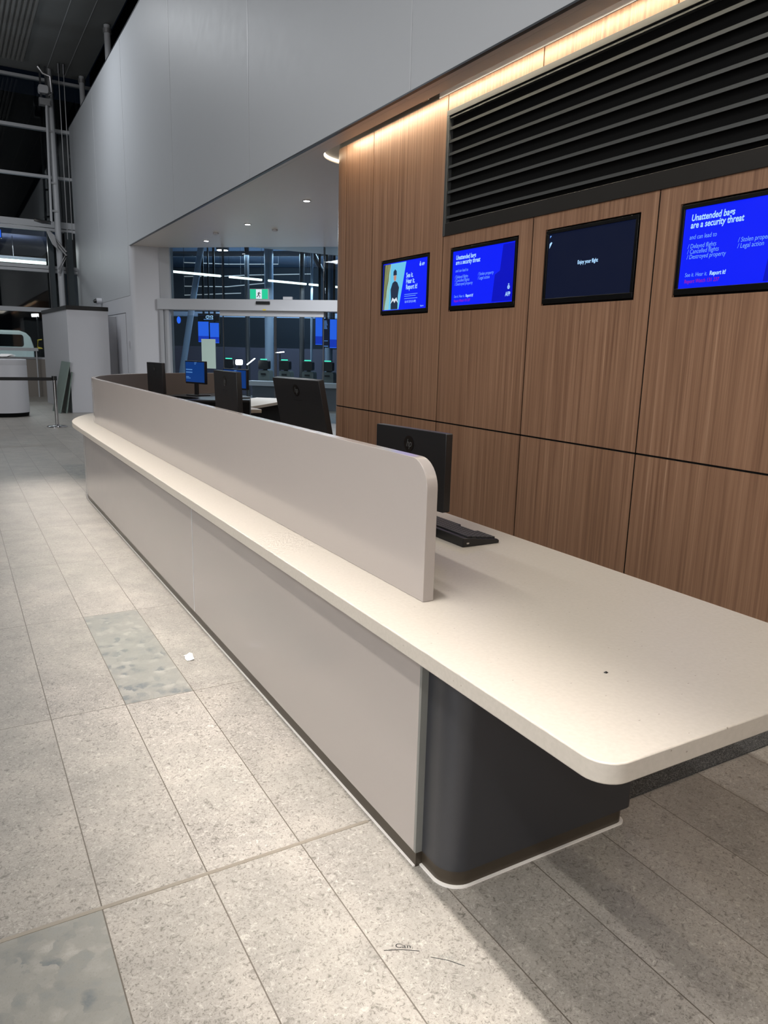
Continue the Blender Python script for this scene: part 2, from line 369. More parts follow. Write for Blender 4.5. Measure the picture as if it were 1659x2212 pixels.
# front panel below, in two lengths with a fine joint
fp = MB(); out = [(1.075, 1.626), (1.075, 3.955)]; fp.prism(out+[(1.095, 3.955), (1.095, 1.626)], 0.052, 0.719)
build('front_panel', fp, M['laminate'], ctr, bevel=0.0015, world=True)
fp = MB(); pl = [(1.075, 3.959)]+arc(CX, CY, CX-1.075, 180, 92, 48)+arc(CX, CY, CX-1.095, 92, 180, 48)+[(1.095, 3.959)]
fp.prism(pl, 0.052, 0.719, smooth=True); build('front_panel', fp, M['laminate'], ctr, world=True)
build('joint_strip', MB().box(1.0745, 1.080, 3.954, 3.960, 0.055, 0.719), M['joint'], ctr, world=True)
build('panel_edging', MB().box(1.0755, 1.1, 1.615, 1.6258, 0.052, 0.719), M['edge'], ctr, world=True)
pl = [(1.082, 1.622)]+arc(CX, CY, CX-1.082, 180, 92, 48)+arc(CX, CY, CX-1.12, 92, 180, 48)+[(1.12, 1.622)]
build('plinth', MB().prism(pl, 0.0, 0.0505), M['plinth'], ctr, world=True)
pl = [(1.076, 1.625)]+arc(CX, CY, CX-1.076, 180, 92, 48)+arc(CX, CY, CX-1.09, 92, 180, 48)+[(1.09, 1.625)]
build('sealant_line', MB().prism(pl, 0.0, 0.004), M['seal'], ctr, world=True)
# dark carcass: rounded near end under the worktop
def rbox(x0, x1, y0, y1, r, n=12): return [(x0, y1)]+arc(x0+r, y0+r, r, 180, 270, n)+arc(x1-0.03, y0+0.03, 0.03, 270, 360, 6)+[(x1, y1)]
build('carcass', MB().prism(rbox(1.098, 1.845, 1.478, 7.6, 0.075), 0.054, 0.719, smooth=False), M['dark'], ctr, world=True)
build('carcass_plinth', MB().prism(rbox(1.104, 1.812, 1.484, 7.5, 0.075), 0.0, 0.0535, smooth=False), M['plinth'], ctr, world=True)
build('carcass_sealant', MB().prism(rbox(1.096, 1.820, 1.476, 7.5, 0.078), 0.0, 0.005), M['seal'], ctr, world=True)
# raised screen: section swept along the plan; rounded top corner at the near end
def screen(xf, xb, ynear, z0, z1, r, name, material):
    mb = MB(); n = 10
    prof = [(ynear, z0)]+[(ynear+r-r*math.cos(R(90*i/n)), z1-r+r*math.sin(R(90*i/n))) for i in range(n+1)]
    cols = [(xf, xb, y, z) for (y, z) in prof[1:]]
    va = []; 
    # each column: bottom front, top front, top back, bottom back
    for (a, b, y, z) in cols: va.append([(a, y, z0), (a, y, z), (b, y, z), (b, y, z0)])
    for k in range(1, 10): y = ynear+r+(CY-ynear-r)*k/10; va.append([(xf, y, z0), (xf, y, z1), (xb, y, z1), (xb, y, z0)])
    for k in range(0, 49):
        t = R(180-90*k/48); ro, ri = CX-xf, CX-xb
        va.append([(CX+ro*math.cos(t), CY+ro*math.sin(t), z0), (CX+ro*math.cos(t), CY+ro*math.sin(t), z1), (CX+ri*math.cos(t), CY+ri*math.sin(t), z1), (CX+ri*math.cos(t), CY+ri*math.sin(t), z0)])
    vs = [p for c in va for p in c]; fs = []
    for i in range(len(va)-1):
        for k in range(4): fs.append((i*4+k, i*4+(k+1) % 4, (i+1)*4+(k+1) % 4, (i+1)*4+k))
    mb.add(vs, fs); mb.f.append([0, 1, 2, 3]); L_ = (len(va)-1)*4; mb.f.append([L_+3, L_+2, L_+1, L_])
    return build(name, mb, material, ctr, bevel=0.0025, world=True)
s_ = screen(1.184, 1.222, 1.790, 0.7655, 1.2, 0.09, 'screen', M['laminate'])
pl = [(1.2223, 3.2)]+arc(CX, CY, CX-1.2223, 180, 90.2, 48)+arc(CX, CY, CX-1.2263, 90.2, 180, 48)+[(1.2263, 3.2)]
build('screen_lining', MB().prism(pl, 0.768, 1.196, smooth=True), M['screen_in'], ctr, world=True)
# dark staff cabinet inside the far curve and the white staff desk
cab = [(1.75, 8.2), (2.90, 8.1), (3.13, 8.70), (3.13, 9.50)]+arc(CX, CY, 1.86, 102, 155, 12)
st = thing('staff_cabinet', 'black cabinet with dark top inside the far curve of the counter', 'cabinet', (2.5, 8.8, 0))
build('body', MB().prism(cab, 0.002, 0.93), M['black'], st, world=True)
build('top', MB().prism(cab, 0.931, 0.955), M['blackm'], st, bevel=0.002, world=True)
dd = Vector((0.66, 0.75)); dn = Vector((-0.75, 0.66)); p0 = Vector((3.45, 9.61))
def dp(a, b): q = p0+dd*a+dn*b; return (q.x, q.y)
dk = thing('staff_desk', 'white staff desk with black modesty panel behind the black cabinet', 'desk', (4.2, 11.0, 0))
build('desktop', MB().prism([dp(0, 0), dp(2.0, 0), dp(2.0, 0.68), dp(0, 0.68)], 0.725, 0.765), M['quartz'], dk, bevel=0.002, world=True)
build('modesty_panel', MB().prism([dp(0.02, 0.03), dp(1.97, 0.03), dp(1.97, 0.05), dp(0.02, 0.05)], 0.01, 0.724), M['black'], dk, world=True)
for a in (0.02, 1.95): build('leg_panel', MB().prism([dp(a, 0.06), dp(a+0.03, 0.06), dp(a+0.03, 0.62), dp(a, 0.62)], 0.0, 0.724), M['black'], dk, world=True)

cr_ = MB().add([(1.300, 1.158, 0.7655), (1.309, 1.160, 0.7655), (1.306, 1.168, 0.7655), (1.298, 1.166, 0.7655), (1.304, 1.163, 0.7690)], [(0, 1, 2, 3), (0, 1, 4), (1, 2, 4), (2, 3, 4), (3, 0, 4)])
tag(build('crumb', cr_, M['blackm']), 'tiny dark crumb on the cream worktop near its free corner', 'crumb')
# ------------------------------------------------------------------ monitors and keyboards
def monitor(label, loc, rz, W, H, zb, tilt, group=None, screen_on=False, logo=True, baser=True):
    """local: width on x, back of the housing faces -y, screen faces +y; zb = height of the lower edge above the base"""
    t = thing('monitor', label, 'monitor', loc, rz, group)
    T = Matrix.Translation((0, 0, zb)) @ Matrix.Rotation(tilt, 4, 'X')
    hb = MB().prism(rrect(-W/2, W/2, 0, H, 0.006, 3), -0.022, 0.012, axis='y').xf(T)
    h = build('housing', hb, M['plastic'], t, bevel=0.002)
    d = MB().prism(rrect(-W/2+0.012, W/2-0.012, 0.02, H-0.012, 0.002, 2), 0.0125, 0.0145, axis='y').xf(T)
    build('display', d, M['pcblue'] if screen_on else M['logo'], t)
    if screen_on:
        ls = MB()
        for (a, b, z, q) in ((-0.02, 0.2, 0.93, 0.004), (-0.02, 0.12, 0.87, 0.004), (-0.9, -0.25, 0.62, 0.006), (-0.9, -0.25, 0.5, 0.006), (-0.9, -0.6, 0.3, 0.004), (-0.9, -0.45, 0.24, 0.004)):
            ls.box(-b*W/2, -a*W/2, 0.0148, 0.0152, z*H-q, z*H+q)
        build('display_text', ls.xf(T), M['pctext'], t)
    # neck, hinge and foot
    nk = MB().prism(rrect(-0.032, 0.032, -0.018, 0.008, 0.008, 3), 0.012, zb+0.004); build('neck', nk, M['plastic'], t, bevel=0.002)
    build('foot', MB().prism(rrect(-0.11, 0.11, -0.14, 0.08, 0.02, 4), 0.0, 0.012), M['plastic'], t, bevel=0.003)
    if logo:
        cz = H*0.80; r = 0.033
        disc = MB().prism([(r*math.cos(2*math.pi*k/36), cz+r*math.sin(2*math.pi*k/36)) for k in range(36)], -0.0238, -0.0225, axis='y').xf(T)
        lg = build('logo', disc, M['logo'], t)
        mm = T @ Matrix(((1, 0, 0, -0.017), (0, 0, 1, -0.0242), (0, 1, 0, cz-0.012), (0, 0, 0, 1)))
        text_mesh('logo_letters', 'hp', 0.044, M['louv'], lg, mm, shear=0.3, sx=0.82, bold=0.0004)
        build('model_plate', MB().box(-0.045, 0.045, -0.0232, -0.0222, H*0.62, H*0.622).xf(T), M['logo'], t)
    return t
# (facing: the back of each monitor looks towards the public side)
def mon_from(label, a, b, H, zb_above, tilt, zbase, **k):
    ax, ay, bx, by = a[0], a[1], b[0], b[1]; W = math.hypot(ax-bx, ay-by)
    # local -x end is the farther end a, local +x end the nearer end b
    ang = math.atan2(by-ay, bx-ax)
    return monitor(label, ((ax+bx)/2, (ay+by)/2, zbase), ang, W, H, zb_above, tilt, **k)
grp = None
mon_from('black monitor with round logo nearest the end of the front screen, above the keyboard', (1.618, 2.835), (1.668, 2.37), 0.315, 0.123, R(0), 0.7655)
mon_from('black monitor tilted back with glossy round logo, second from the near end of the counter', (1.697, 4.12), (1.760, 3.62), 0.315, 0.285, R(12), 0.7655)
mon_from('black monitor turned aside, in front of the half-hidden blue screen', (1.560, 4.97), (1.548, 4.47), 0.315, 0.29, R(2), 0.7655)
mon_from('farthest black monitor seen from behind, small in front of the white wall pillar', (1.872, 8.42), (1.915, 7.92), 0.32, 0.27, R(1), 0.7655)
mon_from('lit blue monitor on a stand on the black cabinet, fully visible above the screen wall', (2.61, 8.80), (2.48, 9.18), 0.27, 0.14, R(0), 0.956, screen_on=True, logo=False)
mon_from('lit blue monitor half hidden behind a black monitor back', (2.93, 8.25), (2.80, 8.70), 0.235, 0.10, R(0), 0.956, screen_on=True, logo=False)
def keyboard(label, loc, rz, group=None):
    t = thing('keyboard', label, 'keyboard', loc, rz, group)
    # long side on y (0.45), deep side on x (0.18); back edge at -x is high
    prof = [(-0.09, 0.0), (0.09, 0.0), (0.092, 0.012), (0.082, 0.018), (-0.055, 0.034), (-0.088, 0.038)]
    mb = MB().prism(prof, -0.225, 0.225, axis='y'); build('case', mb, M['plastic'], t, bevel=0.003)
    ks = MB()
    for r_ in range(6):
        x = 0.066-r_*0.0235; z = 0.0195+(0.066-x)*0.117
        n = 20 if r_ else 14
        for c in range(22):
            y0 = -0.215+c*0.0196; 
            if r_ == 0 and 6 <= c <= 11: continue
            ks.prism([(x-0.0098, y0), (x+0.0098, y0), (x+0.0098, y0+0.0168), (x-0.0098, y0+0.0168)], z-0.003, z+0.007)
    build('keys', ks, M['key'], t, bevel=0.001)['kind'] = 'stuff'
    build('usb_port', MB().box(-0.072, -0.060, -0.2262, -0.2245, 0.012, 0.018), M['steel'], t)
    return t
keyboard('black keyboard on the cream worktop behind the end of the front screen', (1.772, 2.500, 0.7652), 0)
kb2 = thing('keyboard', 'dark keyboard on the black cabinet beside the lit blue monitor', 'keyboard', (2.25, 8.62, 0.956), R(30))
build('case', MB().prism([(-0.07, 0.0), (0.07, 0.0), (0.07, 0.01), (-0.07, 0.022)], -0.22, 0.22, axis='y'), M['plastic'], kb2, bevel=0.002)
q = dp(0.35, 0.3); kb3 = thing('keyboard', 'dark keyboard end lying on the white staff desk', 'keyboard', (q[0], q[1], 0.766), R(-41))
build('case', MB().prism([(-0.07, 0.0), (0.07, 0.0), (0.07, 0.01), (-0.07, 0.022)], -0.22, 0.22, axis='y'), M['plastic'], kb3, bevel=0.002)
q = dp(0.72, 0.36); ms = thing('computer_mouse', 'black computer mouse on the white staff desk', 'mouse', (q[0], q[1], 0.766), R(50))
mb = MB(); 
for i in range(9):
    pass
mprof = [(0.001, 0.036), (0.014, 0.0355), (0.026, 0.031), (0.032, 0.02), (0.033, 0.008), (0.030, 0.0)][::-1]
mb.lathe(mprof, n=24).xf(Matrix.Diagonal((1.75, 1.0, 1.0, 1))); build('shell', mb, M['plastic'], ms)
build('wheel', MB().box(0.02, 0.036, -0.003, 0.003, 0.028, 0.036), M['key'], ms)

# ------------------------------------------------------------------ wood wall
XW = 3.90
ww = structure('wall_right', (4.2, 2.0, 0), 'walnut veneer panelled wall behind the counter')
build('backing', MB().prism([(3.935, -10), (3.935, 7.84)]+arc(4.2, 7.84, 0.265, 180, 90, 8)+[(9.0, 8.105), (9.0, -10)], 0.0, 3.95), M['black'], ww, world=True)
JY = [7.72, 7.11, 5.79, 4.58, 3.405, 2.21, 1.0, -0.2, -1.4, -3.4, -6.5, -9.9]
G_ = 0.006
tvs = [(6.01, 6.89), (4.755, 5.655), (3.555, 4.425), (2.36, 3.228)]
TZ0, TZ1 = 1.902, 2.420
LZ0, LZ1, LY1 = 2.54, 3.567, 5.79
def panel(y0, y1, z0, z1, hole=None):
    mb = MB()
    if hole is None: mb.box(XW, XW+0.02, y0, y1, z0, z1)
    else:
        a, b, c, d = hole
        mb.box(XW, XW+0.02, y0, a, z0, z1); mb.box(XW, XW+0.02, b, y1, z0, z1); mb.box(XW, XW+0.02, a, b, z0, c); mb.box(XW, XW+0.02, a, b, d, z1)
    build('panel', mb, M['wood'], ww, world=True)
for i in range(len(JY)-1):
    y1, y0 = JY[i]-G_, JY[i+1]+G_
    panel(y0, y1, 0.04, 0.890)
    hole = None
    for (a, b) in tvs:
        if y0 < a < y1: hole = (a-0.012, b+0.012, TZ0-0.012, TZ1+0.012)
    if y1 > 5.8: panel(y0, y1, 0.903, 3.70, hole)
    else:
        panel(y0, y1, 0.903, LZ0+0.02, hole); panel(y0, y1, LZ1-0.02, 3.70)
for (z0, z1) in ((0.04, 0.890), (0.903, 3.70)):
    cp = [(XW, 7.72+G_), (XW, 7.84)]+arc(4.2, 7.84, 0.30, 180, 90, 16)+[(8.5, 8.14), (8.5, 8.12)]+arc(4.2, 7.84, 0.28, 90, 180, 16)+[(XW+0.02, 7.72+G_)]
    build('curved_panel', MB().prism(cp, z0, z1, smooth=True), M['wood'], ww, world=True)
for y in JY: build('shadow_gap', MB().box(XW+0.005, XW+0.03, y-G_, y+G_, 0.04, 3.695 if y > 5.7 else 2.53), M['black'], ww, world=True)
build('shadow_gap', MB().prism([(XW+0.005, -9.9), (XW+0.005, 7.84)]+arc(4.2, 7.84, 0.295, 180, 90, 16)+[(8.5, 8.135), (8.5, 8.10)]+arc(4.2, 7.84, 0.26, 90, 180, 16)+[(XW+0.03, -9.9)], 0.8905, 0.9025), M['black'], ww, world=True)
for (a, b) in tvs: pass
build('cove_channel', MB().box(XW-0.004, XW+0.03, -10, 5.93, 3.702, 3.775), M['white'], ww, world=True)
build('cove_back', MB().prism([(XW+0.004, 5.95), (XW+0.004, 7.84)]+arc(4.2, 7.84, 0.296, 180, 90, 16)+[(8.5, 8.136), (8.5, 8.10)]+arc(4.2, 7.84, 0.26, 90, 180, 16)+[(XW+0.03, 5.95)], 3.702, 3.868, smooth=True), M['louv'], ww, world=True)
build('skirting', MB().prism([(XW+0.01, -10), (XW+0.01, 7.84)]+arc(4.2, 7.84, 0.29, 180, 90, 12)+[(8.5, 8.13), (8.5, 8.0), (4.2, 8.0), (3.95, -10)], 0.0, 0.038), M['blackm'], ww, world=True)
# louvred grille
lv = thing('louvre_grille', 'long black louvred ventilation grille with grey frame on the wood wall', 'vent', (3.9, 0, LZ0))
yA = -3.4
fr = MB(); fr.box(XW-0.012, XW+0.10, yA, LY1, LZ1-0.045, LZ1); build('top_frame', fr, M['louv'], lv, world=True, bevel=0.002)
build('end_frame', MB().box(XW-0.012, XW+0.10, LY1-0.035, LY1, LZ0, LZ1-0.0455), M['louv'], lv, world=True, bevel=0.002)
build('bottom_frame', MB().box(XW-0.012, XW+0.10, yA, LY1-0.0355, LZ0, LZ0+0.108), M['louvd'], lv, world=True, bevel=0.002)
build('backing', MB().box(XW+0.17, XW+0.18, yA, LY1-0.036, LZ0+0.109, LZ1-0.046), M['black'], lv, world=True)
nsl = 8
for k in range(nsl):
    z = LZ0+0.146+k*0.103
    sl = MB().prism([(XW+0.002, z), (XW+0.002, z+0.018), (XW+0.14, z+0.105), (XW+0.14, z+0.10), (XW+0.01, z)], yA, LY1-0.04, axis='y')
    so = build('slat', sl, M['black'], lv, world=True)  # shade between blades put into the colour: black body shows no cove light
    build('nosing', MB().box(XW-0.004, XW+0.0015, yA, LY1-0.04, z-0.001, z+0.021), M['louv'], so, world=True)

build('lip', MB().box(XW-0.004, XW+0.03, yA, LY1-0.04, LZ1-0.068, LZ1-0.056), M['louv'], lv, world=True)
# ------------------------------------------------------------------ wall screens
def WM(y, z, x): return Matrix(((0, 0, -1, x), (-1, 0, 0, y), (0, 1, 0, z), (0, 0, 0, 1)))
def crest(parent, m, r, material):
    mb = MB(); pts = []
    for k in range(16):
        rr = r if k % 2 == 0 else r*0.72; pts.append((rr*math.cos(k*math.pi/8), rr*math.sin(k*math.pi/8)))
    inner = [(r*0.42*math.cos(k*math.pi/8), r*0.42*math.sin(k*math.pi/8)) for k in range(16)]
    mb.add([(p[0], p[1], 0) for p in pts]+[(p[0], p[1], 0) for p in inner], [(k, (k+1) % 16, 16+(k+1) % 16, 16+k) for k in range(16)])
    mb.add([(r*0.26*math.cos(k*math.pi/4), r*0.26*math.sin(k*math.pi/4), 0) for k in range(8)], [tuple(range(8))])
    mb.add([(-0.35*r, 1.05*r, 0), (0.35*r, 1.05*r, 0), (0.45*r, 1.5*r, 0), (0.15*r, 1.35*r, 0), (0, 1.75*r, 0), (-0.15*r, 1.35*r, 0), (-0.45*r, 1.5*r, 0)], [tuple(range(7))])
    mb.xf(m); return build('crest', mb, material, parent)
def tv(name, label, y0, y1, bg):
    W, H = y1-y0, TZ1-TZ0
    t = link(name, None, None, WM(y1, TZ0, XW)); t.empty_display_size = 0.1; tag(t, label, 'screen')
    fr = MB(); bz = 0.024; fb = 0.036
    fr.box(0, W, 0, H, -0.06, -0.022)
    fr.box(0, W, 0, fb, -0.022, 0.004); fr.box(0, W, H-bz, H, -0.022, 0.004); fr.box(0, bz, fb, H-bz, -0.022, 0.004); fr.box(W-bz, W, fb, H-bz, -0.022, 0.004)
    build('bezel', fr, M['bezel'], t, bevel=0.0015)
    d = build('display', MB().box(bz-0.001, W-bz+0.001, fb-0.001, H-bz+0.001, -0.0215, -0.006), bg, t)
    return t, d, W, H
Zf = -0.0052
def T2(x, y): return Matrix.Translation((x, y, Zf))
def poly(parent, name, pts, material, dz=0.0):
    mb = MB().add([(p[0], p[1], Zf-0.0003+dz) for p in pts], [tuple(range(len(pts)))]); return build(name, mb, material, parent)
def unattended(label, y0, y1, crest_on):
    t, d, W, H = tv('wall_screen', label, y0, y1, M['blue'])
    poly(d, 'dark_band', [(W*0.67, 0.045), (W-0.032, 0.045), (W-0.032, H-0.034), (W*0.80, H-0.034), (W*0.77, H*0.55), (W*0.70, H*0.5)], M['blued'])
    text_mesh('heading', 'Unattended bags\nare a security threat', 0.052, M['text'], d, T2(0.070, H-0.095), shear=0.12, bold=0.0012, lead=0.80)
    text_mesh('line', 'and can lead to', 0.037, M['textdim'], d, T2(0.070, H-0.200), shear=0.12)
    text_mesh('list', '/ Delayed flights\n/ Cancelled flights\n/ Destroyed property', 0.037, M['textdim'], d, T2(0.064, H-0.252), shear=0.12, lead=0.82)
    text_mesh('list', '/ Stolen property\n/ Legal action', 0.037, M['textdim'], d, T2(0.40, H-0.250), shear=0.12, lead=0.88)
    text_mesh('line', 'See it. Hear it.', 0.033, M['textdim'], d, T2(0.064, 0.103), shear=0.12)
    text_mesh('line', 'Report it!', 0.033, M['text'], d, T2(0.236, 0.103), shear=0.12, bold=0.001)
    text_mesh('line', 'Report Watch 131 237', 0.031, M['pink'], d, T2(0.064, 0.066), shear=0.12)
    crest(d, T2(W-0.085, 0.150), 0.018, M['text']); text_mesh('line', 'AFP', 0.046, M['text'], d, T2(W-0.122, 0.082), bold=0.0012)
    return t
unattended('lit blue wall screen about unattended bags, second from the left of four', tvs[1][0], tvs[1][1], True)
unattended('lit blue wall screen warning about unattended bags at the right edge of the photo', tvs[3][0], tvs[3][1], True)
# dark screen
t, d, W, H = tv('wall_screen', 'dark navy wall screen reading Enjoy your flight', tvs[2][0], tvs[2][1], M['navy'])
text_mesh('line', 'Enjoy your flight', 0.036, M['text'], d, T2(W*0.50, H*0.50), bold=0.0010, align='CENTER')
poly(d, 'corner_mark', [(0.034, H-0.125), (0.062, H-0.085), (0.050, H-0.080), (0.034, H-0.092)], M['text'])
poly(d, 'corner_mark', [(0.034, H-0.052), (0.052, H-0.036), (0.034, H-0.036)], M['textdim'])
# leftmost screen with officers and text
t, d, W, H = tv('wall_screen', 'leftmost wall screen with police officers picture beside blue text panel', tvs[0][0], tvs[0][1], M['blue'])
poly(d, 'picture', [(0.031, 0.043), (0.345, 0.043), (0.47, H-0.032), (0.031, H-0.032)], M['sky'], 0.0001)
poly(d, 'picture_stripes', [(0.031, 0.043), (0.06, 0.043), (0.17, H-0.032), (0.031, H-0.032)], M['slate'], 0.0002)
for k in range(5):
    poly(d, 'stripe', [(0.033+k*0.024, 0.045), (0.041+k*0.024, 0.045), (0.082+k*0.024, H-0.034), (0.072+k*0.024, H-0.034)], M['yel'], 0.0003)
def blob(cx, cy, rx, ry, n=18): return [(cx+rx*math.cos(2*math.pi*k/n), cy+ry*math.sin(2*math.pi*k/n)) for k in range(n)]
poly(d, 'picture_person', [(0.19, 0.045), (0.325, 0.045), (0.325, 0.17), (0.345, 0.25), (0.31, 0.30), (0.275, 0.315), (0.25, 0.315), (0.215, 0.30), (0.18, 0.24), (0.19, 0.16)], M['slate'], 0.0004)
poly(d, 'picture_face', blob(0.262, 0.352, 0.026, 0.036), M['skin'], 0.0005)
poly(d, 'picture_cap', [(0.228, 0.372), (0.296, 0.372), (0.292, 0.41), (0.262, 0.43), (0.232, 0.41)], M['slate'], 0.0006)
poly(d, 'picture_arms', [(0.185, 0.10), (0.235, 0.13), (0.262, 0.105), (0.29, 0.13), (0.335, 0.10), (0.30, 0.16), (0.262, 0.14), (0.222, 0.16)], M['wht'], 0.0006)
text_mesh('heading', 'See it.\nHear it.\nReport it!', 0.064, M['text'], d, T2(0.475, 0.335), bold=0.0014, lead=0.86)
ls = MB()
for (a, b, z) in ((0.45, 0.69, 0.175), (0.45, 0.66, 0.158), (0.45, 0.69, 0.135)): ls.box(a, b, z, z+0.005, Zf, Zf+0.0003)
build('small_print', ls, M['textdim'], d)
text_mesh('line', 'Call 131 237 (131 AFP)', 0.030, M['text'], d, T2(0.46, 0.098), sx=0.72)
crest(d, T2(W-0.155, H-0.080), 0.017, M['text']); text_mesh('line', 'AFP', 0.036, M['text'], d, T2(W-0.13, H-0.092), bold=0.001)
text_mesh('line', 'afp.gov.au', 0.020, M['text'], d, T2(W-0.135, 0.055), sx=0.75)

# ------------------------------------------------------------------ grey upper wall with opening
gw = structure('wall_upper', (3.56, 6, 3.65), 'tall grey gloss panelled wall above the counter')
XG = 3.5
build('panelling', MB().box(XG, XG+0.05, -12, 17.12, 3.65, 7.67), M['greywall'], gw, world=True)
pil = [(XG, 24.8), (XG, 17.24)]+arc(XG+0.12, 17.24, 0.12, 180, 270, 10)+[(4.16, 17.12), (4.16, 17.3), (XG+0.2, 17.3), (XG+0.2, 24.8)]
build('pillar', MB().prism(pil, 0.0, 3.65, smooth=False), M['white'], gw, world=True)
build('panelling', MB().box(XG, XG+0.05, 17.121, 24.8, 3.651, 7.67), M['greywall'], gw, world=True)
build('panelling', MB().box(XG-0.004, XG, 17.30, 24.8, 2.62, 3.65), M['greywall'], gw, world=True)
for y in (20.75, 17.26, 13.42, 9.68, 5.78, 1.9):
    build('joint_strip', MB().box(XG-0.003, XG+0.01, y-0.009, y+0.009, 3.66 if y < 17.2 else 2.63, 7.66), M['joint'], gw, world=True)
build('edge_trim', MB().box(XG-0.006, XG+0.03, -12, 17.12, 3.635, 3.6495), M['mulld'], gw, world=True)
build('coping', MB().box(XG-0.002, XG+0.35, -12, 24.8, 7.671, 7.70), M['mulld'], gw, world=True)
dr = structure('door_2', (3.49, 18.9, 0), 'flush white door in the far wall')
build('leaf', MB().box(XG-0.012, XG-0.004, 17.85, 20.3, 0.01, 2.26), M['white'], dr, world=True, bevel=0.001)
build('head_seam', MB().box(XG-0.013, XG-0.003, 17.85, 20.3, 2.262, 2.275), M['mulld'], dr, world=True)
build('card_reader', MB().box(XG-0.03, XG, 17.52, 17.60, 1.50, 1.66), M['white'], dr, world=True, bevel=0.004)
# lobby ceiling / soffit with rounded light cove around the end of the wood wall
cl = structure('ceiling_lobby', (6, 5, 3.65), 'pale soffit and lobby ceiling')
RC = 0.47
cp = [(3.605, -12), (3.73, -12), (3.73, 7.84)]+arc(4.2, 7.84, RC, 180, 90, 20)+[(11.5, 7.84+RC), (11.5, 10.43), (4.134, 17.136), (3.605, 17.12)]
build('soffit', MB().prism(cp, 3.65, 3.664), M['softwhite'], cl, world=True)
ys = [-12, -2, 5.95, 17.12]
for i in range(3): build('soffit_strip', MB().box(3.53, 3.600, ys[i]+0.003, ys[i+1]-0.003, 3.648, 3.66), M['softwhite'], cl, world=True)
wr = [(3.729, -12), (3.729, 7.84)]+arc(4.2, 7.84, RC+0.001, 180, 90, 20)+[(11.5, 7.84+RC+0.001), (11.5, 7.84+RC+0.02)]+arc(4.2, 7.84, RC+0.02, 90, 180, 20)+[(3.71, -12)]
build('cove_upstand', MB().prism(wr, 3.6645, 3.86, smooth=True), M['white'], cl, world=True)
build('cove_top', MB().box(3.56, 11.5, -12, 17.3, 3.87, 3.9), M['white'], cl, world=True)
# LED strip: follows the inner face of the upstand
ls = [(3.7305, 7.5), (3.7305, 7.84)]+arc(4.2, 7.84, RC-0.001, 180, 90, 24)+arc(4.2, 7.84, RC-0.009, 90, 180, 24)+[(3.739, 7.84), (3.739, 7.5)]
stp = thing('cove_light_strip', 'bright warm light strip in the rounded cove above the wood wall', 'light', (3.73, 7.8, 3.67))
build('diffuser', MB().prism(ls, 3.668, 3.690), M['led'], stp, world=True)
build('wire_clip', MB().box(3.74, 3.77, 5.90, 5.99, 3.665, 3.70), M['blackm'], stp, world=True)

# lobby downlights and detectors
def downlight(x, y):
    t = thing('downlight', 'small round recessed downlight in the lobby ceiling', 'light', (x, y, 3.645), 0, 'downlights in a row along the lobby ceiling')
    build('rim', MB().lathe([(0.062, 0.0045), (0.062, -0.004), (0.045, -0.006), (0.045, 0.0045)], n=24), M['white'], t)
    build('lens', MB().lathe([(0.001, -0.0075), (0.044, -0.0075), (0.044, -0.0062), (0.001, -0.0062)], n=24), M['bulb'], t)
    return t
d0 = downlight(4.645, 10.46)
lab = {12.96: 'middle downlight in the lobby ceiling row', 15.40: 'farthest downlight in the lobby ceiling row, nearest the glass front'}
d0['label'] = 'nearest downlight in the lobby ceiling row, just left of the wood wall'
for y in (12.96, 15.40):
    c = copy_tree(d0, Matrix.Translation((4.645, y, 3.645))); c['label'] = lab[y]
for (x, y, l) in ((5.24, 13.2, 'white smoke detector on the lobby ceiling near the wood wall'), (4.5, 14.3, 'white ceiling detector between two lobby downlights')):
    t = thing('smoke_detector', l, 'detector', (x, y, 3.61))
    build('body', MB().lathe([(0.03, 0.0), (0.05, 0.012), (0.055, 0.038)], n=20), M['white'], t)

# ------------------------------------------------------------------ angled glass front with sliding door
FO = Vector((4.134, 17.136)); fd = Vector((0.7394, -0.6733)); fn = Vector((0.6733, 0.7394))
FM = Matrix(((fd.x, fn.x, 0, FO.x), (fd.y, fn.y, 0, FO.y), (0, 0, 1, 0), (0, 0, 0, 1)))   # local x along, y outwards
def fbuild(name, mb, material, parent, bevel=0): return build(name, mb.xf(FM), material, parent, bevel=bevel, world=True)
w1 = structure('window_1', (6, 15.5, 2.58), 'frameless glazing above the entrance beam')
for (a, b) in ((0.245, 1.445), (1.455, 3.72), (3.73, 6.0)): fbuild('pane', MB().box(a, b, 0.0, 0.012, 2.58, 3.648), M['glass'], w1)
for a in (1.45, 3.725): fbuild('glass_fin', MB().box(a-0.004, a+0.004, -0.01, 0.10, 2.575, 3.648), M['mulld'], w1)
fbuild('side_frame', MB().box(0.0, 0.24, -0.05, 0.12, 2.575, 3.648), M['mull'], w1)
en = structure('door_1', (6, 15.5, 0), 'automatic sliding entrance with white header beam')
fbuild('header_beam', MB().box(-0.03, 6.0, -0.16, 0.14, 2.345, 2.575), M['mull'], en, bevel=0.006)
fbuild('door_rail', MB().box(1.40, 3.75, -0.06, 0.10, 2.235, 2.344), M['mull'], en)
fbuild('jamb', MB().box(0.0, 0.085, -0.12, 0.12, 0.0, 2.344), M['mull'], en, bevel=0.004)
fbuild('jamb', MB().box(0.10, 0.145, -0.08, 0.12, 0.0, 2.344), M['mull'], en)
fbuild('jamb', MB().box(0.15, 0.215, -0.10, 0.12, 0.0, 2.344), M['mull'], en, bevel=0.004)
for (a, b) in ((0.22, 1.44), (1.46, 2.63), (2.67, 3.72), (3.74, 6.0)): fbuild('pane', MB().box(a, b, 0.0, 0.012, 0.02, 2.235), M['glass'], en)
for a in (1.45, 2.635, 2.665, 3.73): fbuild('stile', MB().box(a-0.008, a+0.008, -0.008, 0.02, 0.01, 2.234), M['mulld'], en)
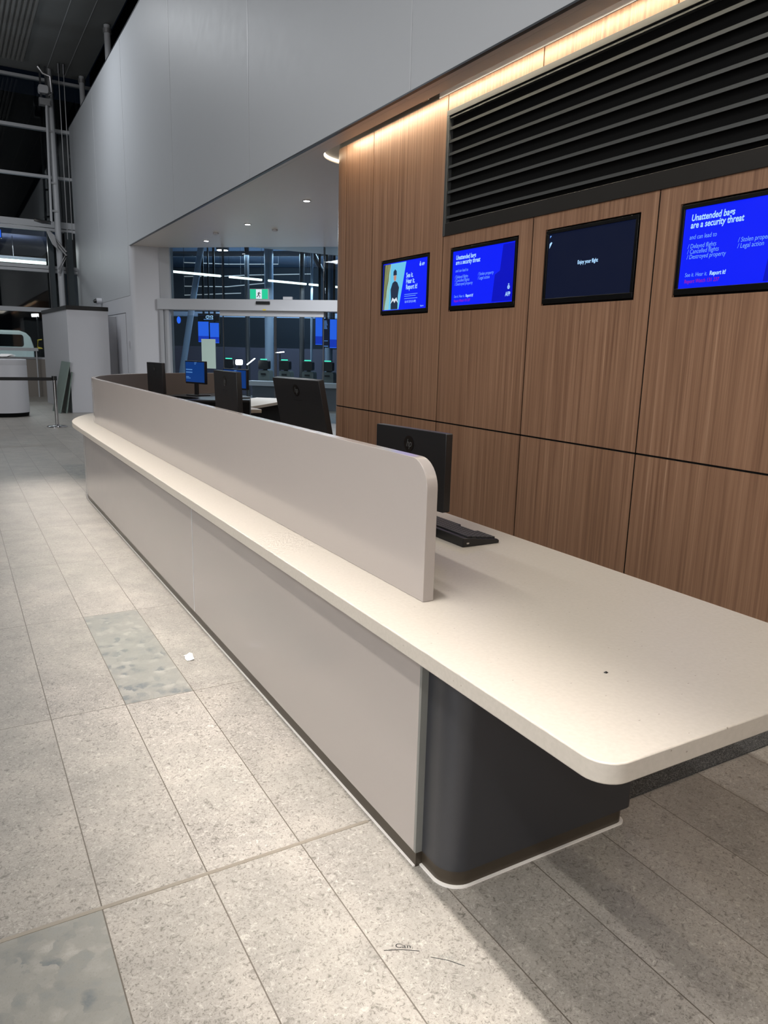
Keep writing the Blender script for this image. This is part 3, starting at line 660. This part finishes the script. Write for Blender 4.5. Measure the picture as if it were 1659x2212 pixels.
fbuild('motion_sensor', MB().box(2.29, 2.60, -0.20, -0.161, 2.475, 2.535), M['blackm'], en, bevel=0.006)
fbuild('hazard_sticker', MB().box(2.43, 2.50, -0.1625, -0.1602, 2.35, 2.375), M['yellow'], en)
def fz(u, k, z): p = FO+fd*u+fn*k; return (p.x, p.y, z)
ex = link('exit_sign', None, None, Matrix.Translation(fz(2.35, -0.14, 2.576)) @ Matrix.Rotation(math.atan2(fd.y, fd.x), 4, 'Z')); tag(ex, 'green running man exit sign standing on the entrance header beam', 'sign')
build('case', MB().box(-0.21, 0.21, -0.022, 0.03, 0.0, 0.215), M['mull'], ex, bevel=0.004)
fc = build('face', MB().box(-0.20, 0.20, -0.026, -0.0225, 0.01, 0.205), M['exitg'], ex)
build('white_panel', MB().box(-0.065, 0.065, -0.0275, -0.0262, 0.012, 0.203), M['wht'], fc)
mn = MB()
def cap(pts, r): mn.tube([(p[0], -0.0285, p[1]) for p in pts], r, 6)
cap([(0.015, 0.165), (0.017, 0.168)], 0.014); cap([(0.008, 0.145), (-0.006, 0.095)], 0.012); cap([(-0.006, 0.095), (0.022, 0.072), (0.014, 0.038)], 0.008)
cap([(-0.006, 0.095), (-0.026, 0.062), (-0.048, 0.052)], 0.008); cap([(0.006, 0.14), (0.03, 0.118), (0.045, 0.125)], 0.006); cap([(0.006, 0.14), (-0.022, 0.13), (-0.03, 0.105)], 0.006)
build('running_man', mn, M['blackm'], fc)
bx = link('junction_box', None, None, Matrix.Translation(fz(2.98, -0.12, 2.576)) @ Matrix.Rotation(math.atan2(fd.y, fd.x), 4, 'Z')); tag(bx, 'small white box on the header beam right of the exit sign', 'box')
build('case', MB().box(-0.10, 0.10, -0.03, 0.03, 0.0, 0.06), M['mull'], bx, bevel=0.004)
ps = MB().box(0.93, 1.26, -0.012, -0.004, 1.10, 1.735).xf(FM); tag(build('poster', ps, M['poster']), 'pale green blank board fixed to the glass entrance', 'poster')
sk = MB().prism([(0.40+0.045*math.cos(2*math.pi*k/24), 2.13+0.075*math.sin(2*math.pi*k/24)) for k in range(24)], -0.01, -0.003, axis='y').xf(FM)
tag(build('door_sticker', sk, M['extblue']), 'round blue sticker high on the left entrance pane', 'sticker')

# beyond the glass front
def k5(u, z, k=5.0): return fz(u, k, z)
FR = Matrix.Rotation(math.atan2(fd.y, fd.x), 4, 'Z')
def fthing(name, label, cat, u, k, z=0.0, group=None):
    o = link(name, None, None, Matrix.Translation(fz(u, k, z)) @ FR); return tag(o, label, cat, group)
cn = structure('ceiling_canopy', (9, 22, 4.5), 'dark blue canopy outside the entrance')
fbuild('deck', MB().prism([(0.2, 0.3), (12, 0.3), (12, 13.4), (-11.2, 13.4)], 4.75, 4.85), mat('canopy_paint', (86, 108, 134), 0.6), cn)
fbuild('beam', MB().box(-5.5, 12, 6.9, 7.05, 4.35, 4.5), M['dark_ext'], cn)
bk = structure('wall_outer', (14, 28, 0), 'dark building front far outside')
fbuild('facade', MB().box(-12, 16, 13.5, 13.7, -0.02, 4.75), M['dark_ext'], bk)
fbuild('low_band', MB().box(-7.5, 16, 9.0, 9.15, 0.0, 1.62), M['purple'], bk)
fbuild('upper_rail', MB().box(-7.2, 12, 8.8, 8.88, 2.62, 2.78), M['lobbysteel'], bk)
tag(build('forecourt', MB().prism([(3.72, 24.81), (3.72, 17.8)]+[(FO.x+fd.x*a+fn.x*0.02, FO.y+fd.y*a+fn.y*0.02) for a in (0, 10.8)]+[(12.0, 30), (20, 30), (20, 24.82)], -0.1, -0.002), mat('blue_grey_paving', (92, 104, 118), 0.25)), 'blue grey paving outside the entrance', kind='structure')
for (u, k, r_, l) in ((0.29, 5.75, 0.13, 'pale round column outside, behind the middle of the sliding door'), (2.13, 5.75, 0.11, 'pale round column outside at the right of the entrance'), (1.6, 5.75, 0.035, 'thin grey post outside between two round columns')):
    o = fthing('column', l, 'column', u, k); build('shaft', MB().tube([(0, 0, 0), (0, 0, 4.74)], r_, 20), M['lobbysteel'], o)
o = fthing('raking_post', 'leaning pale post outside at the left of the entrance', 'post', -2.33, 5.0)
build('shaft', MB().tube([(0, 0, 0), (0.68, 0, 3.4), (0.95, 0, 4.74)], 0.09, 16), M['lobbysteel'], o)
o = fthing('roof_strut', 'dark forked steel strut outside under the canopy', 'strut', 1.2, 6.0)
build('post', MB().tube([(0.02, 0, 0), (0.02, 0, 4.74)], 0.075, 10), M['mulld'], o); build('brace', MB().tube([(0.18, 0, 4.6), (0.75, 0, 3.6), (0.78, 0, 3.2)], 0.075, 10), M['mulld'], o)
o = fthing('roof_strut', 'second dark steel post outside further left under the canopy', 'strut', -0.62, 6.3)
build('post', MB().tube([(0, 0, 0), (0, 0, 4.74)], 0.07, 10), M['mulld'], o)
for (u0, u1, z0, z1, l) in ((-1.61, -1.28, 1.72, 2.30, 'left half of the pair of blue display boards outside under the SYD sign'), (-1.24, -0.96, 1.70, 2.27, 'right half of the pair of blue display boards outside under the SYD sign'), (1.96, 2.16, 1.72, 2.50, 'bright blue display board in front of the right outside column'), (2.38, 2.58, 1.64, 2.42, 'bright blue display board outside right beside the wood wall'), (2.175, 2.36, 1.66, 2.42, 'dark blue information board between two bright blue boards')):
    o = fthing('display_board', l, 'screen', (u0+u1)/2, 5.0, z0)
    w_, h_ = (u1-u0)/2, z1-z0
    build('case', MB().box(-w_-0.01, w_+0.01, 0.0, 0.06, -0.01, h_+0.01), M['plastic'], o)
    dsp = build('display', MB().box(-w_, w_, -0.004, -0.001, 0.0, h_), M['navy'] if 'dark blue' in l else M['extblue'], o)
    if 'dark blue' in l:
        mb = MB()
        for k in range(7): mb.box(-w_*0.8, w_*(0.2+0.1*(k % 4)), -0.006, -0.0045, h_*(0.94-0.045*k)-0.006, h_*(0.94-0.045*k)+0.006)
        mb.box(-w_*0.8, w_*0.6, -0.006, -0.0045, h_*0.22, h_*0.235); mb.box(-w_*0.8, w_*0.7, -0.006, -0.0045, 0.02, 0.035)
        build('display_text', mb, M['textdim'], dsp)
    else: build('lower_band', MB().box(-w_, w_, -0.006, -0.0045, 0.02, h_*0.30), M['extblue2'], dsp)
    build('hanger', MB().box(-0.03, 0.03, 0.02, 0.05, h_+0.011, 4.745-z0), M['plastic'], o)
o = fthing('sign', 'lit SYD sign seen mirrored above the pair of blue boards', 'sign', -1.27, 5.0, 2.37)  # reflection in the glass, built as a reversed sign outside
build('case', MB().box(-0.34, 0.32, 0.0, 0.05, -0.05, 0.16), M['plastic'], o)
build('hanger', MB().box(-0.02, 0.02, 0.01, 0.04, 0.161, 2.375), M['plastic'], o)
text_mesh('letters', 'SYD', 0.13, M['text'], o, Matrix(((-1, 0, 0, 0.14), (0, 0, 1, -0.004), (0, 1, 0, 0.015), (0, 0, 0, 1))), sx=1.0, bold=0.003)
build('underline', MB().box(-0.16, 0.14, -0.004, -0.001, -0.012, 0.0), M['textdim'], o)
# kiosks reflected in the glass, built as solid objects outside
def kiosk():
    o = fthing('bag_drop_kiosk', 'x', 'kiosk', 0, 5.0, 0, 'check-in kiosks with green top lights')
    build('body', MB().prism([(-0.17, 0.0), (0.17, 0.0), (0.17, 0.92), (0.14, 0.97), (-0.14, 0.97), (-0.17, 0.92)], -0.12, 0.2, axis='y'), mat('kiosk_grey', (96, 104, 104), 0.5), o)
    build('head', MB().prism(rrect(-0.15, 0.15, 1.0, 1.25, 0.04, 4), -0.16, 0.05, axis='y'), M['plastic'], o, bevel=0.004)
    build('neck', MB().box(-0.05, 0.05, -0.05, 0.05, 0.96, 1.01), M['plastic'], o)
    build('status_lamp', MB().prism(rrect(-0.09, 0.09, 1.262, 1.290, 0.012, 3), -0.15, -0.08, axis='y'), M['green'], o)
    build('reader', MB().box(-0.08, 0.06, -0.15, -0.121, 0.84, 0.89), M['plastic'], o)
    return o
k0 = kiosk(); us = [(0.45, 'bag drop kiosk with green light just right of the tilted lamp stick'), (1.08, 'second bag drop kiosk with green light from the left'), (1.77, 'third bag drop kiosk with green light, before the grey column'), (2.36, 'bag drop kiosk with green light beside the wood wall'), (-0.62, 'leftmost bag drop kiosk with green light, behind the lit white lamp')]
for i, (u, l) in enumerate(us):
    m_ = Matrix.Translation(fz(u, 5.0, 0)) @ FR
    c = k0 if i == 0 else copy_tree(k0, m_)
    c.matrix_basis = m_; c['label'] = l
o = fthing('flood_lamp', 'bright white box lamp glowing outside between kiosks', 'light', -0.3, 5.0)
build('lamp', MB().prism(rrect(-0.10, 0.08, 1.10, 1.25, 0.03, 3), -0.14, -0.06, axis='y'), M['bulb'], o); build('stand', MB().box(-0.04, 0.04, -0.12, -0.07, 0.0, 1.11), M['plastic'], o)
o = fthing('lamp_stick', 'slanting white light tube outside left of the kiosks', 'light', 0.0, 4.6)
build('tube', MB().tube([(0.06, 0, 1.12), (0.30, 0, 1.30)], 0.014, 8), M['bulb'], o); build('stand', MB().tube([(0.06, 0, 0.0), (0.06, 0, 1.10)], 0.015, 8), M['plastic'], o)
o = fthing('lamp_stick', 'nearly level white light tube outside above a kiosk head', 'light', 0.75, 5.4)
build('tube', MB().tube([(-0.13, 0, 1.47), (0.13, 0, 1.50)], 0.012, 8), M['bulb'], o); build('stand', MB().tube([(0.0, 0, 0.0), (0.0, 0, 1.46)], 0.02, 8), M['plastic'], o)
for (a, b, l) in ((0.56, 1.45, 'white bench counter outside behind the staff desk'), (1.5, 3.4, 'white bench counter outside running behind the wood wall')):
    o = fthing('bench_counter', l, 'counter', (a+b)/2, 3.5)  # worktop reflection in the glass, built as a white bench
    build('top', MB().box((a-b)/2, (b-a)/2, -0.15, 0.25, 0.60, 0.72), M['white'], o); build('base', MB().box((a-b)/2+0.1, (b-a)/2-0.1, 0.0, 0.2, 0.0, 0.6), M['dark_ext'], o)
# hall lights reflected in the glass, built as glowing tubes outside
segs = [(0.0, 0.27), (0.32, 0.51), (0.55, 0.79), (0.81, 0.875), (0.925, 1.12)]
A_, B_ = Vector((4.92, 19.45, 3.4)), Vector((9.99, 20.29, 3.4))
lb = ['first bright light tube outside from the left pillar', 'bright light tube outside above the exit sign', 'long bright light tube outside right of the exit sign', 'short bright light tube outside between dark struts', 'bright light tube outside ending at the wood wall']
for i, (a, b) in enumerate(segs):
    p, q = A_.lerp(B_, a), A_.lerp(B_, b)
    o = thing('linear_light', lb[i], 'light', tuple((p+q)/2), 0, 'bright linear lights under the canopy outside')
    build('tube', MB().tube([p, q], 0.028, 8), M['tube'], o, world=True)
    for e in (p, q): build('hanger', MB().tube([e+Vector((0, 0, 0.029)), e+Vector((0, 0, 1.34))], 0.004, 6), M['mulld'], o, world=True)
o = thing('canopy_lamp', 'round bright lamp under the outside canopy at the top edge of the glass', 'lamp', (7.88, 24.4, 4.66))
build('housing', MB().lathe([(0.19, 0.0), (0.20, 0.085)], n=24), M['mulld'], o); build('lens', MB().lathe([(0.01, -0.012), (0.17, -0.012), (0.17, -0.001), (0.01, -0.001)], n=24), M['bulb'], o)
dl = [((-2.73, 4.04), (-1.35, 3.99), (0.26, 3.99)), ((-2.74, 3.64), (-1.43, 3.65), (-0.76, 3.68), (1.26, 3.72)), ((-2.74, 3.36), (-1.36, 3.35), (-0.01, 3.47)), ((-2.75, 3.10), (-0.92, 3.17))]  # dim reflections in the glass, built as glowing lines outside
dlb = ['topmost thin dim light line outside', 'second thin dim light line outside, the longest', 'third thin dim light line outside', 'lowest thin dim light line outside, just above the beam']
for i, pts in enumerate(dl):
    o = thing('light_line', dlb[i], 'light', fz(pts[0][0], 6.6, pts[0][1]), 0, 'thin dim light lines outside')
    P = [Vector(fz(u*1.03, 6.6, 1.5+(z-1.5)*1.035)) for (u, z) in pts]
    build('tube', MB().tube(P, 0.014, 6), M['dim'], o, world=True)
    for e in (P[0], P[-1]): build('hanger', MB().tube([e+Vector((0, 0, 0.015)), Vector((e.x, e.y, 4.75))], 0.003, 5), M['mulld'], o, world=True)

# ------------------------------------------------------------------ hall ceiling, curtain wall on the far left
hc = structure('ceiling', (0, 5, 9), 'high hall ceiling')
build('slab', MB().box(-16, 4.0, -14, 24.78, 9.0, 9.1), M['ceil'], hc, world=True)
rb = MB()
for k in range(30): x = 2.36-k*0.11; rb.prism([(x, 9.0), (x-0.03, 8.955), (x-0.075, 8.955), (x-0.105, 9.0)], -14, 24.0, axis='y')
build('ribbed_metal', rb, M['corr'], hc, world=True)
for x in (2.95, 3.45): build('seam', MB().box(x, x+0.012, -14, 24.7, 8.994, 8.9995), M['joint'], hc, world=True)
tag(build('wall_clerestory', MB().box(4.35, 4.4, -14, 26, 7.6, 9.6), M['black']), 'dark gap above the grey wall', kind='structure')  # black sheet standing in for the darkness beyond the gap
wb = structure('window_2', (0, 24.8, 0), 'tall dark curtain wall at the far end')
Yc = 24.8
for (z0, z1) in ((1.16, 2.47), (2.60, 3.62), (3.82, 4.78), (5.07, 6.23), (6.31, 7.50), (7.58, 8.9)):
    build('pane', MB().box(-14, 4.3, Yc, Yc+0.012, z0, z1), M['glass'], wb, world=True)
for (z0, z1) in ((1.10, 1.16), (2.475, 2.60), (3.62, 3.70), (3.72, 3.81), (4.78, 4.86), (4.88, 5.06), (6.235, 6.31), (7.50, 7.585), (8.80, 8.87)):
    build('transom', MB().box(-14, 4.3, Yc-0.07, Yc+0.08, z0, z1), M['mull'], wb, world=True)
for x in (-9.5, -5.3, -1.1, 3.05): build('mullion', MB().box(x, x+0.10, Yc-0.04, Yc+0.12, 0, 9.0), M['mulld'], wb, world=True)
tag(build('wall_low', MB().box(-14, 3.5, Yc-0.12, Yc+0.1, 0.0, 1.099), mat('taupe_low_wall', (128, 121, 114), 0.5)), 'low taupe wall below the far glazing', kind='structure')
hr = thing('handrail', 'pale horizontal handrail across the far window above the low wall', 'rail', (0, 24.5, 0))
build('rail', MB().box(-8, 2.25, 24.45, 24.52, 1.34, 1.43), M['mull'], hr, world=True)
for x in (-5, -2, 1.0, 2.2): build('post', MB().tube([(x, 24.48, 0), (x, 24.48, 1.34)], 0.02, 8), M['mull'], hr, world=True)
# structural steel in front of the curtain wall
c1 = thing('steel_column', 'tall grey steel column with brackets in front of the dark curtain wall', 'column', (3.02, 24.3, 0))
build('shaft', MB().tube([(2.98, 24.3, 0), (2.98, 24.3, 4.7), (2.98, 24.3, 8.99)], [0.085, 0.085, 0.085], 16), M['mull'], c1, world=True)
for z in (7.35, 6.0, 5.25): build('bracket', MB().box(2.80, 3.0, 24.2, 24.26, z, z+0.05), M['alu'], c1, world=True)
for z in (4.72, 4.62): build('brace', MB().tube([(2.72, 24.15, z), (3.15, 24.15, z-0.55), (2.92, 24.15, z-1.05)], 0.028, 8), M['alu'], c1, world=True)
build('gusset', MB().prism([(2.62, 4.75), (2.85, 4.6), (2.92, 4.2), (2.78, 4.35)], 24.05, 24.10, axis='y'), M['alu'], c1, world=True)
c2 = thing('conduit_pipe', 'thin grey pipe running beside the tall steel column', 'pipe', (2.82, 24.2, 4.9))
build('pipe', MB().tube([(2.88, 24.12, 8.12), (2.86, 24.12, 7.9), (2.80, 24.12, 4.95)], 0.035, 8), M['mull'], c2, world=True)
build('lamp_cluster', MB().tube([(2.35, 24.1, 4.98), (2.55, 24.1, 4.93), (2.78, 24.1, 4.93)], 0.05, 8), M['steel'], c2, world=True)
c3 = thing('speaker_bracket', 'two small white device boxes hung near the top of the steel column', 'device', (2.8, 24.2, 8.1))
build('upper_box', MB().prism(rrect(2.68, 2.93, 8.30, 8.50, 0.05, 4), 24.05, 24.25, axis='y'), M['white'], c3, world=True)
build('lower_box', MB().box(2.68, 2.95, 24.05, 24.25, 8.00, 8.17), M['alu'], c3, world=True)
for x in (2.72, 2.86): build('hanger', MB().box(x, x+0.05, 24.13, 24.17, 8.17, 8.995), M['mulld'], c3, world=True)
build('elbow', MB().tube([(2.7, 24.1, 8.95), (2.82, 24.1, 8.8), (3.0, 24.1, 8.75), (3.02, 24.1, 8.35), (2.93, 24.1, 8.22)], 0.035, 8), M['alu'], c3, world=True)
for (x, l) in ((3.17, 'left one of two thin steel cables beside the column'), (3.30, 'right one of two thin steel cables beside the column')):
    o = thing('steel_cable', l, 'cable', (x, 24.0, 4), 0); build('cable', MB().tube([(x, 23.7, 8.8), (x+0.01, 23.95, 4.5)], 0.012, 6), M['alu'], o, world=True)
    build('end_fitting', MB().tube([(x, 23.66, 8.99), (x, 23.7, 8.75)], 0.035, 8), M['mulld'], o, world=True)
for (y, l) in ((20.35, 'nearer short round post between grey wall top and hall ceiling'), (24.35, 'farther short round post between grey wall top and hall ceiling')):
    o = thing('stub_post', l, 'post', (3.86, y, 7.705)); build('shaft', MB().tube([(0, 0, 0), (0, 0, 1.28)], 0.075, 14), M['mull'], o); build('collar', MB().tube([(0, 0, 1.10), (0, 0, 1.2)], 0.10, 14), M['alu'], o)
for (x0, x1) in ((2.72, 2.86), (3.20, 3.38)):
    fo = build('fin', MB().box(x0, x1, 24.55, 24.65, 1.101, 4.77), mat('dark_fin_glass', (50, 58, 62), 0.12), wb, world=True)
    build('fin_edge', MB().box(x0-0.02, x0, 24.53, 24.67, 1.101, 4.77), M['mulld'], fo, world=True)
# outside the curtain wall: reflected linear light built as a tube, beam, truck, lamp
o = thing('linear_light', 'bright light tube outside behind the far left window, above the truck', 'light', (1.0, 27.5, 4.1))
build('tube', MB().tube([(-3.0, 27.5, 4.14), (2.95, 27.5, 4.14)], 0.05, 8), M['tube'], o, world=True); build('housing', MB().box(-3.0, 2.95, 27.45, 27.55, 4.2, 4.28), M['dark_ext'], o, world=True)
build('hanger', MB().tube([(2.0, 27.5, 4.28), (2.0, 27.5, 4.9)], 0.01, 6), M['mulld'], o, world=True)
tag(build('wall_distant', MB().box(-16, 8, 45, 45.3, -0.02, 14), mat('night_building', (22, 26, 34), 0.8)), 'dark building across the road', kind='structure')
tag(build('ceiling_bridge', MB().box(-16, 3.4, 27.0, 33, 4.9, 5.05), mat('bridge_soffit', (70, 76, 100), 0.6)), 'bluish soffit outside behind the far window', kind='structure')
bn = thing('blue_light_box', 'small bright blue lit sign at the left edge behind the far window', 'sign', (1.5, 26.0, 4.6))
build('case', MB().box(1.1, 1.62, 26.0, 26.1, 4.62, 4.88), M['plastic'], bn, world=True); build('face', MB().box(1.12, 1.60, 25.992, 25.999, 4.64, 4.86), M['extblue'], bn, world=True)
build('hanger', MB().box(1.4, 1.42, 26.02, 27.1, 4.881, 4.90), M['plastic'], bn, world=True)
tk = thing('truck', 'white truck cab seen from behind through the far left window', 'truck', (1.5, 31, 0))
cab_p = [(0.35, 0.75), (2.72, 0.75), (2.72, 1.45), (2.62, 1.80), (2.48, 1.95), (2.25, 2.03), (0.8, 2.03), (0.5, 1.9), (0.35, 1.5)]
build('cab', MB().prism(cab_p, 31.0, 32.9, axis='y'), M['truck'], tk, bevel=0.05, world=True, seg=3)
build('rear_window', MB().prism(rrect(1.45, 2.38, 1.45, 1.88, 0.09, 5), 30.985, 30.999, axis='y'), M['logo'], tk, world=True)
build('tray', MB().box(0.2, 2.75, 28.9, 30.95, 0.72, 0.80), M['dark_ext'], tk, world=True)
for (x, y) in ((0.5, 29.6), (2.45, 29.6), (0.5, 32.2), (2.45, 32.2)): build('wheel', MB().tube([(x-0.12, y, 0.38), (x+0.12, y, 0.38)], 0.39, 24), M['rubber'], tk, world=True)
build('grab_rail', MB().tube([(3.0, 31.0, 1.72), (2.86, 31.0, 1.70), (2.84, 31.0, 1.45), (3.0, 31.0, 1.40), (2.75, 31.0, 1.39)], 0.025, 8), M['yellow'], tk, world=True)
sl = thing('street_lamp', 'small bright street lamp outside above the truck', 'lamp', (3.6, 40, 0))
build('pole', MB().tube([(3.75, 40, -0.02), (3.75, 40, 2.9)], 0.05, 8), M['mulld'], sl, world=True); build('head', MB().tube([(3.5, 40, 2.9), (3.8, 40, 2.92)], 0.07, 10), M['bulb'], sl, world=True)

# ------------------------------------------------------------------ far left objects in the hall
bxx = thing('booth', 'tall white boxed booth with black top standing against the far grey wall', 'booth', (2.75, 20, 0))
bp_ = [(2.33, 18.44), (3.215, 18.44), (3.215, 22.0), (2.17, 22.0)]
build('body', MB().prism(bp_, 0.0, 2.31), M['white'], bxx, world=True, bevel=0.004)
build('side_panel', MB().box(3.2155, 3.485, 18.95, 22.0, 0.0, 2.22), M['white'], bxx, world=True, bevel=0.003)
build('cap', MB().prism([(2.32, 18.43), (3.225, 18.43), (3.225, 22.01), (2.16, 22.01)], 2.3105, 2.40), M['blackm'], bxx, world=True)
cm = thing('security_camera', 'white dome security camera on the far wall above the booth', 'camera', (3.45, 20.8, 2.62))
build('mount', MB().tube([(3.49, 20.8, 2.66), (3.36, 20.8, 2.66)], 0.075, 16), M['white'], cm, world=True); build('lens', MB().tube([(3.36, 20.8, 2.66), (3.29, 20.8, 2.64)], [0.06, 0.035], 14), M['plastic'], cm, world=True)
cy = thing('drum_counter', 'white round drum counter with black base and papers on top at the left edge', 'counter', (0.93, 18.0, 0))
build('drum', MB().lathe([(0.475, 0.085), (0.475, 1.07), (0.470, 1.085), (0.475, 1.10), (0.475, 1.195), (0.465, 1.205)], n=56), M['white'], cy)
build('base', MB().lathe([(0.45, 0.0), (0.465, 0.08), (0.465, 0.084)], n=56), M['black'], cy)
lf = thing('leaflet_stack', 'sheaf of papers lying on the white drum counter', 'papers', (0.98, 18.0, 1.206))
lm = MB()
for k in range(5): lm.add([tuple(Matrix.Rotation(0.3*k, 3, 'Z') @ Vector((x, y, 0.004+0.012*k+(0.05 if x > 0.1 else 0)))) for (x, y) in ((-0.2, -0.12), (0.2, -0.12), (0.2, 0.12), (-0.2, 0.12))], [(0, 1, 2, 3)])
build('sheets', lm, M['paper'], lf)
def stanchion(label, x, y):
    t = thing('barrier_post', label, 'barrier', (x, y, 0))
    build('base', MB().lathe([(0.185, 0.0), (0.185, 0.012), (0.16, 0.022), (0.05, 0.03), (0.03, 0.05)], n=36), M['steel'], t)
    build('post', MB().tube([(0, 0, 0.04), (0, 0, 0.90)], 0.032, 20), M['steel'], t)
    build('cassette', MB().tube([(0, 0, 0.87), (0, 0, 0.95)], 0.046, 20), M['plastic'], t)
    return t
sp = stanchion('chrome belt barrier post with black head left of the counter end', 1.645, 15.27)
build('belt', MB().box(-3.6, -0.045, -0.0015, 0.0015, 0.865, 0.925), M['plastic'], sp)
for i, (dx, l) in enumerate(((0.0, 'front green glass board leaning against the white booth'), (0.14, 'rear green glass board leaning behind another beside the booth'))):
    t = thing('glass_board', l, 'board', (2.1+dx, 18.7, 0))
    h = 1.16-0.22*i; x0 = 2.04+dx
    vs = [(x0, 18.33+0.03*i, 0.0), (x0-0.06, 19.15, 0.0), (x0+0.20-0.07*i, 19.15, h), (x0+0.27-0.10*i, 18.34+0.03*i, h-0.01)]
    vs2 = [(v[0]+0.025, v[1]-0.002, v[2]) for v in vs]
    build('sheet', MB().add(vs+vs2, [(0, 1, 2, 3), (7, 6, 5, 4), (0, 4, 5, 1), (1, 5, 6, 2), (2, 6, 7, 3), (3, 7, 4, 0)]), M['green_glass'], t, world=True)
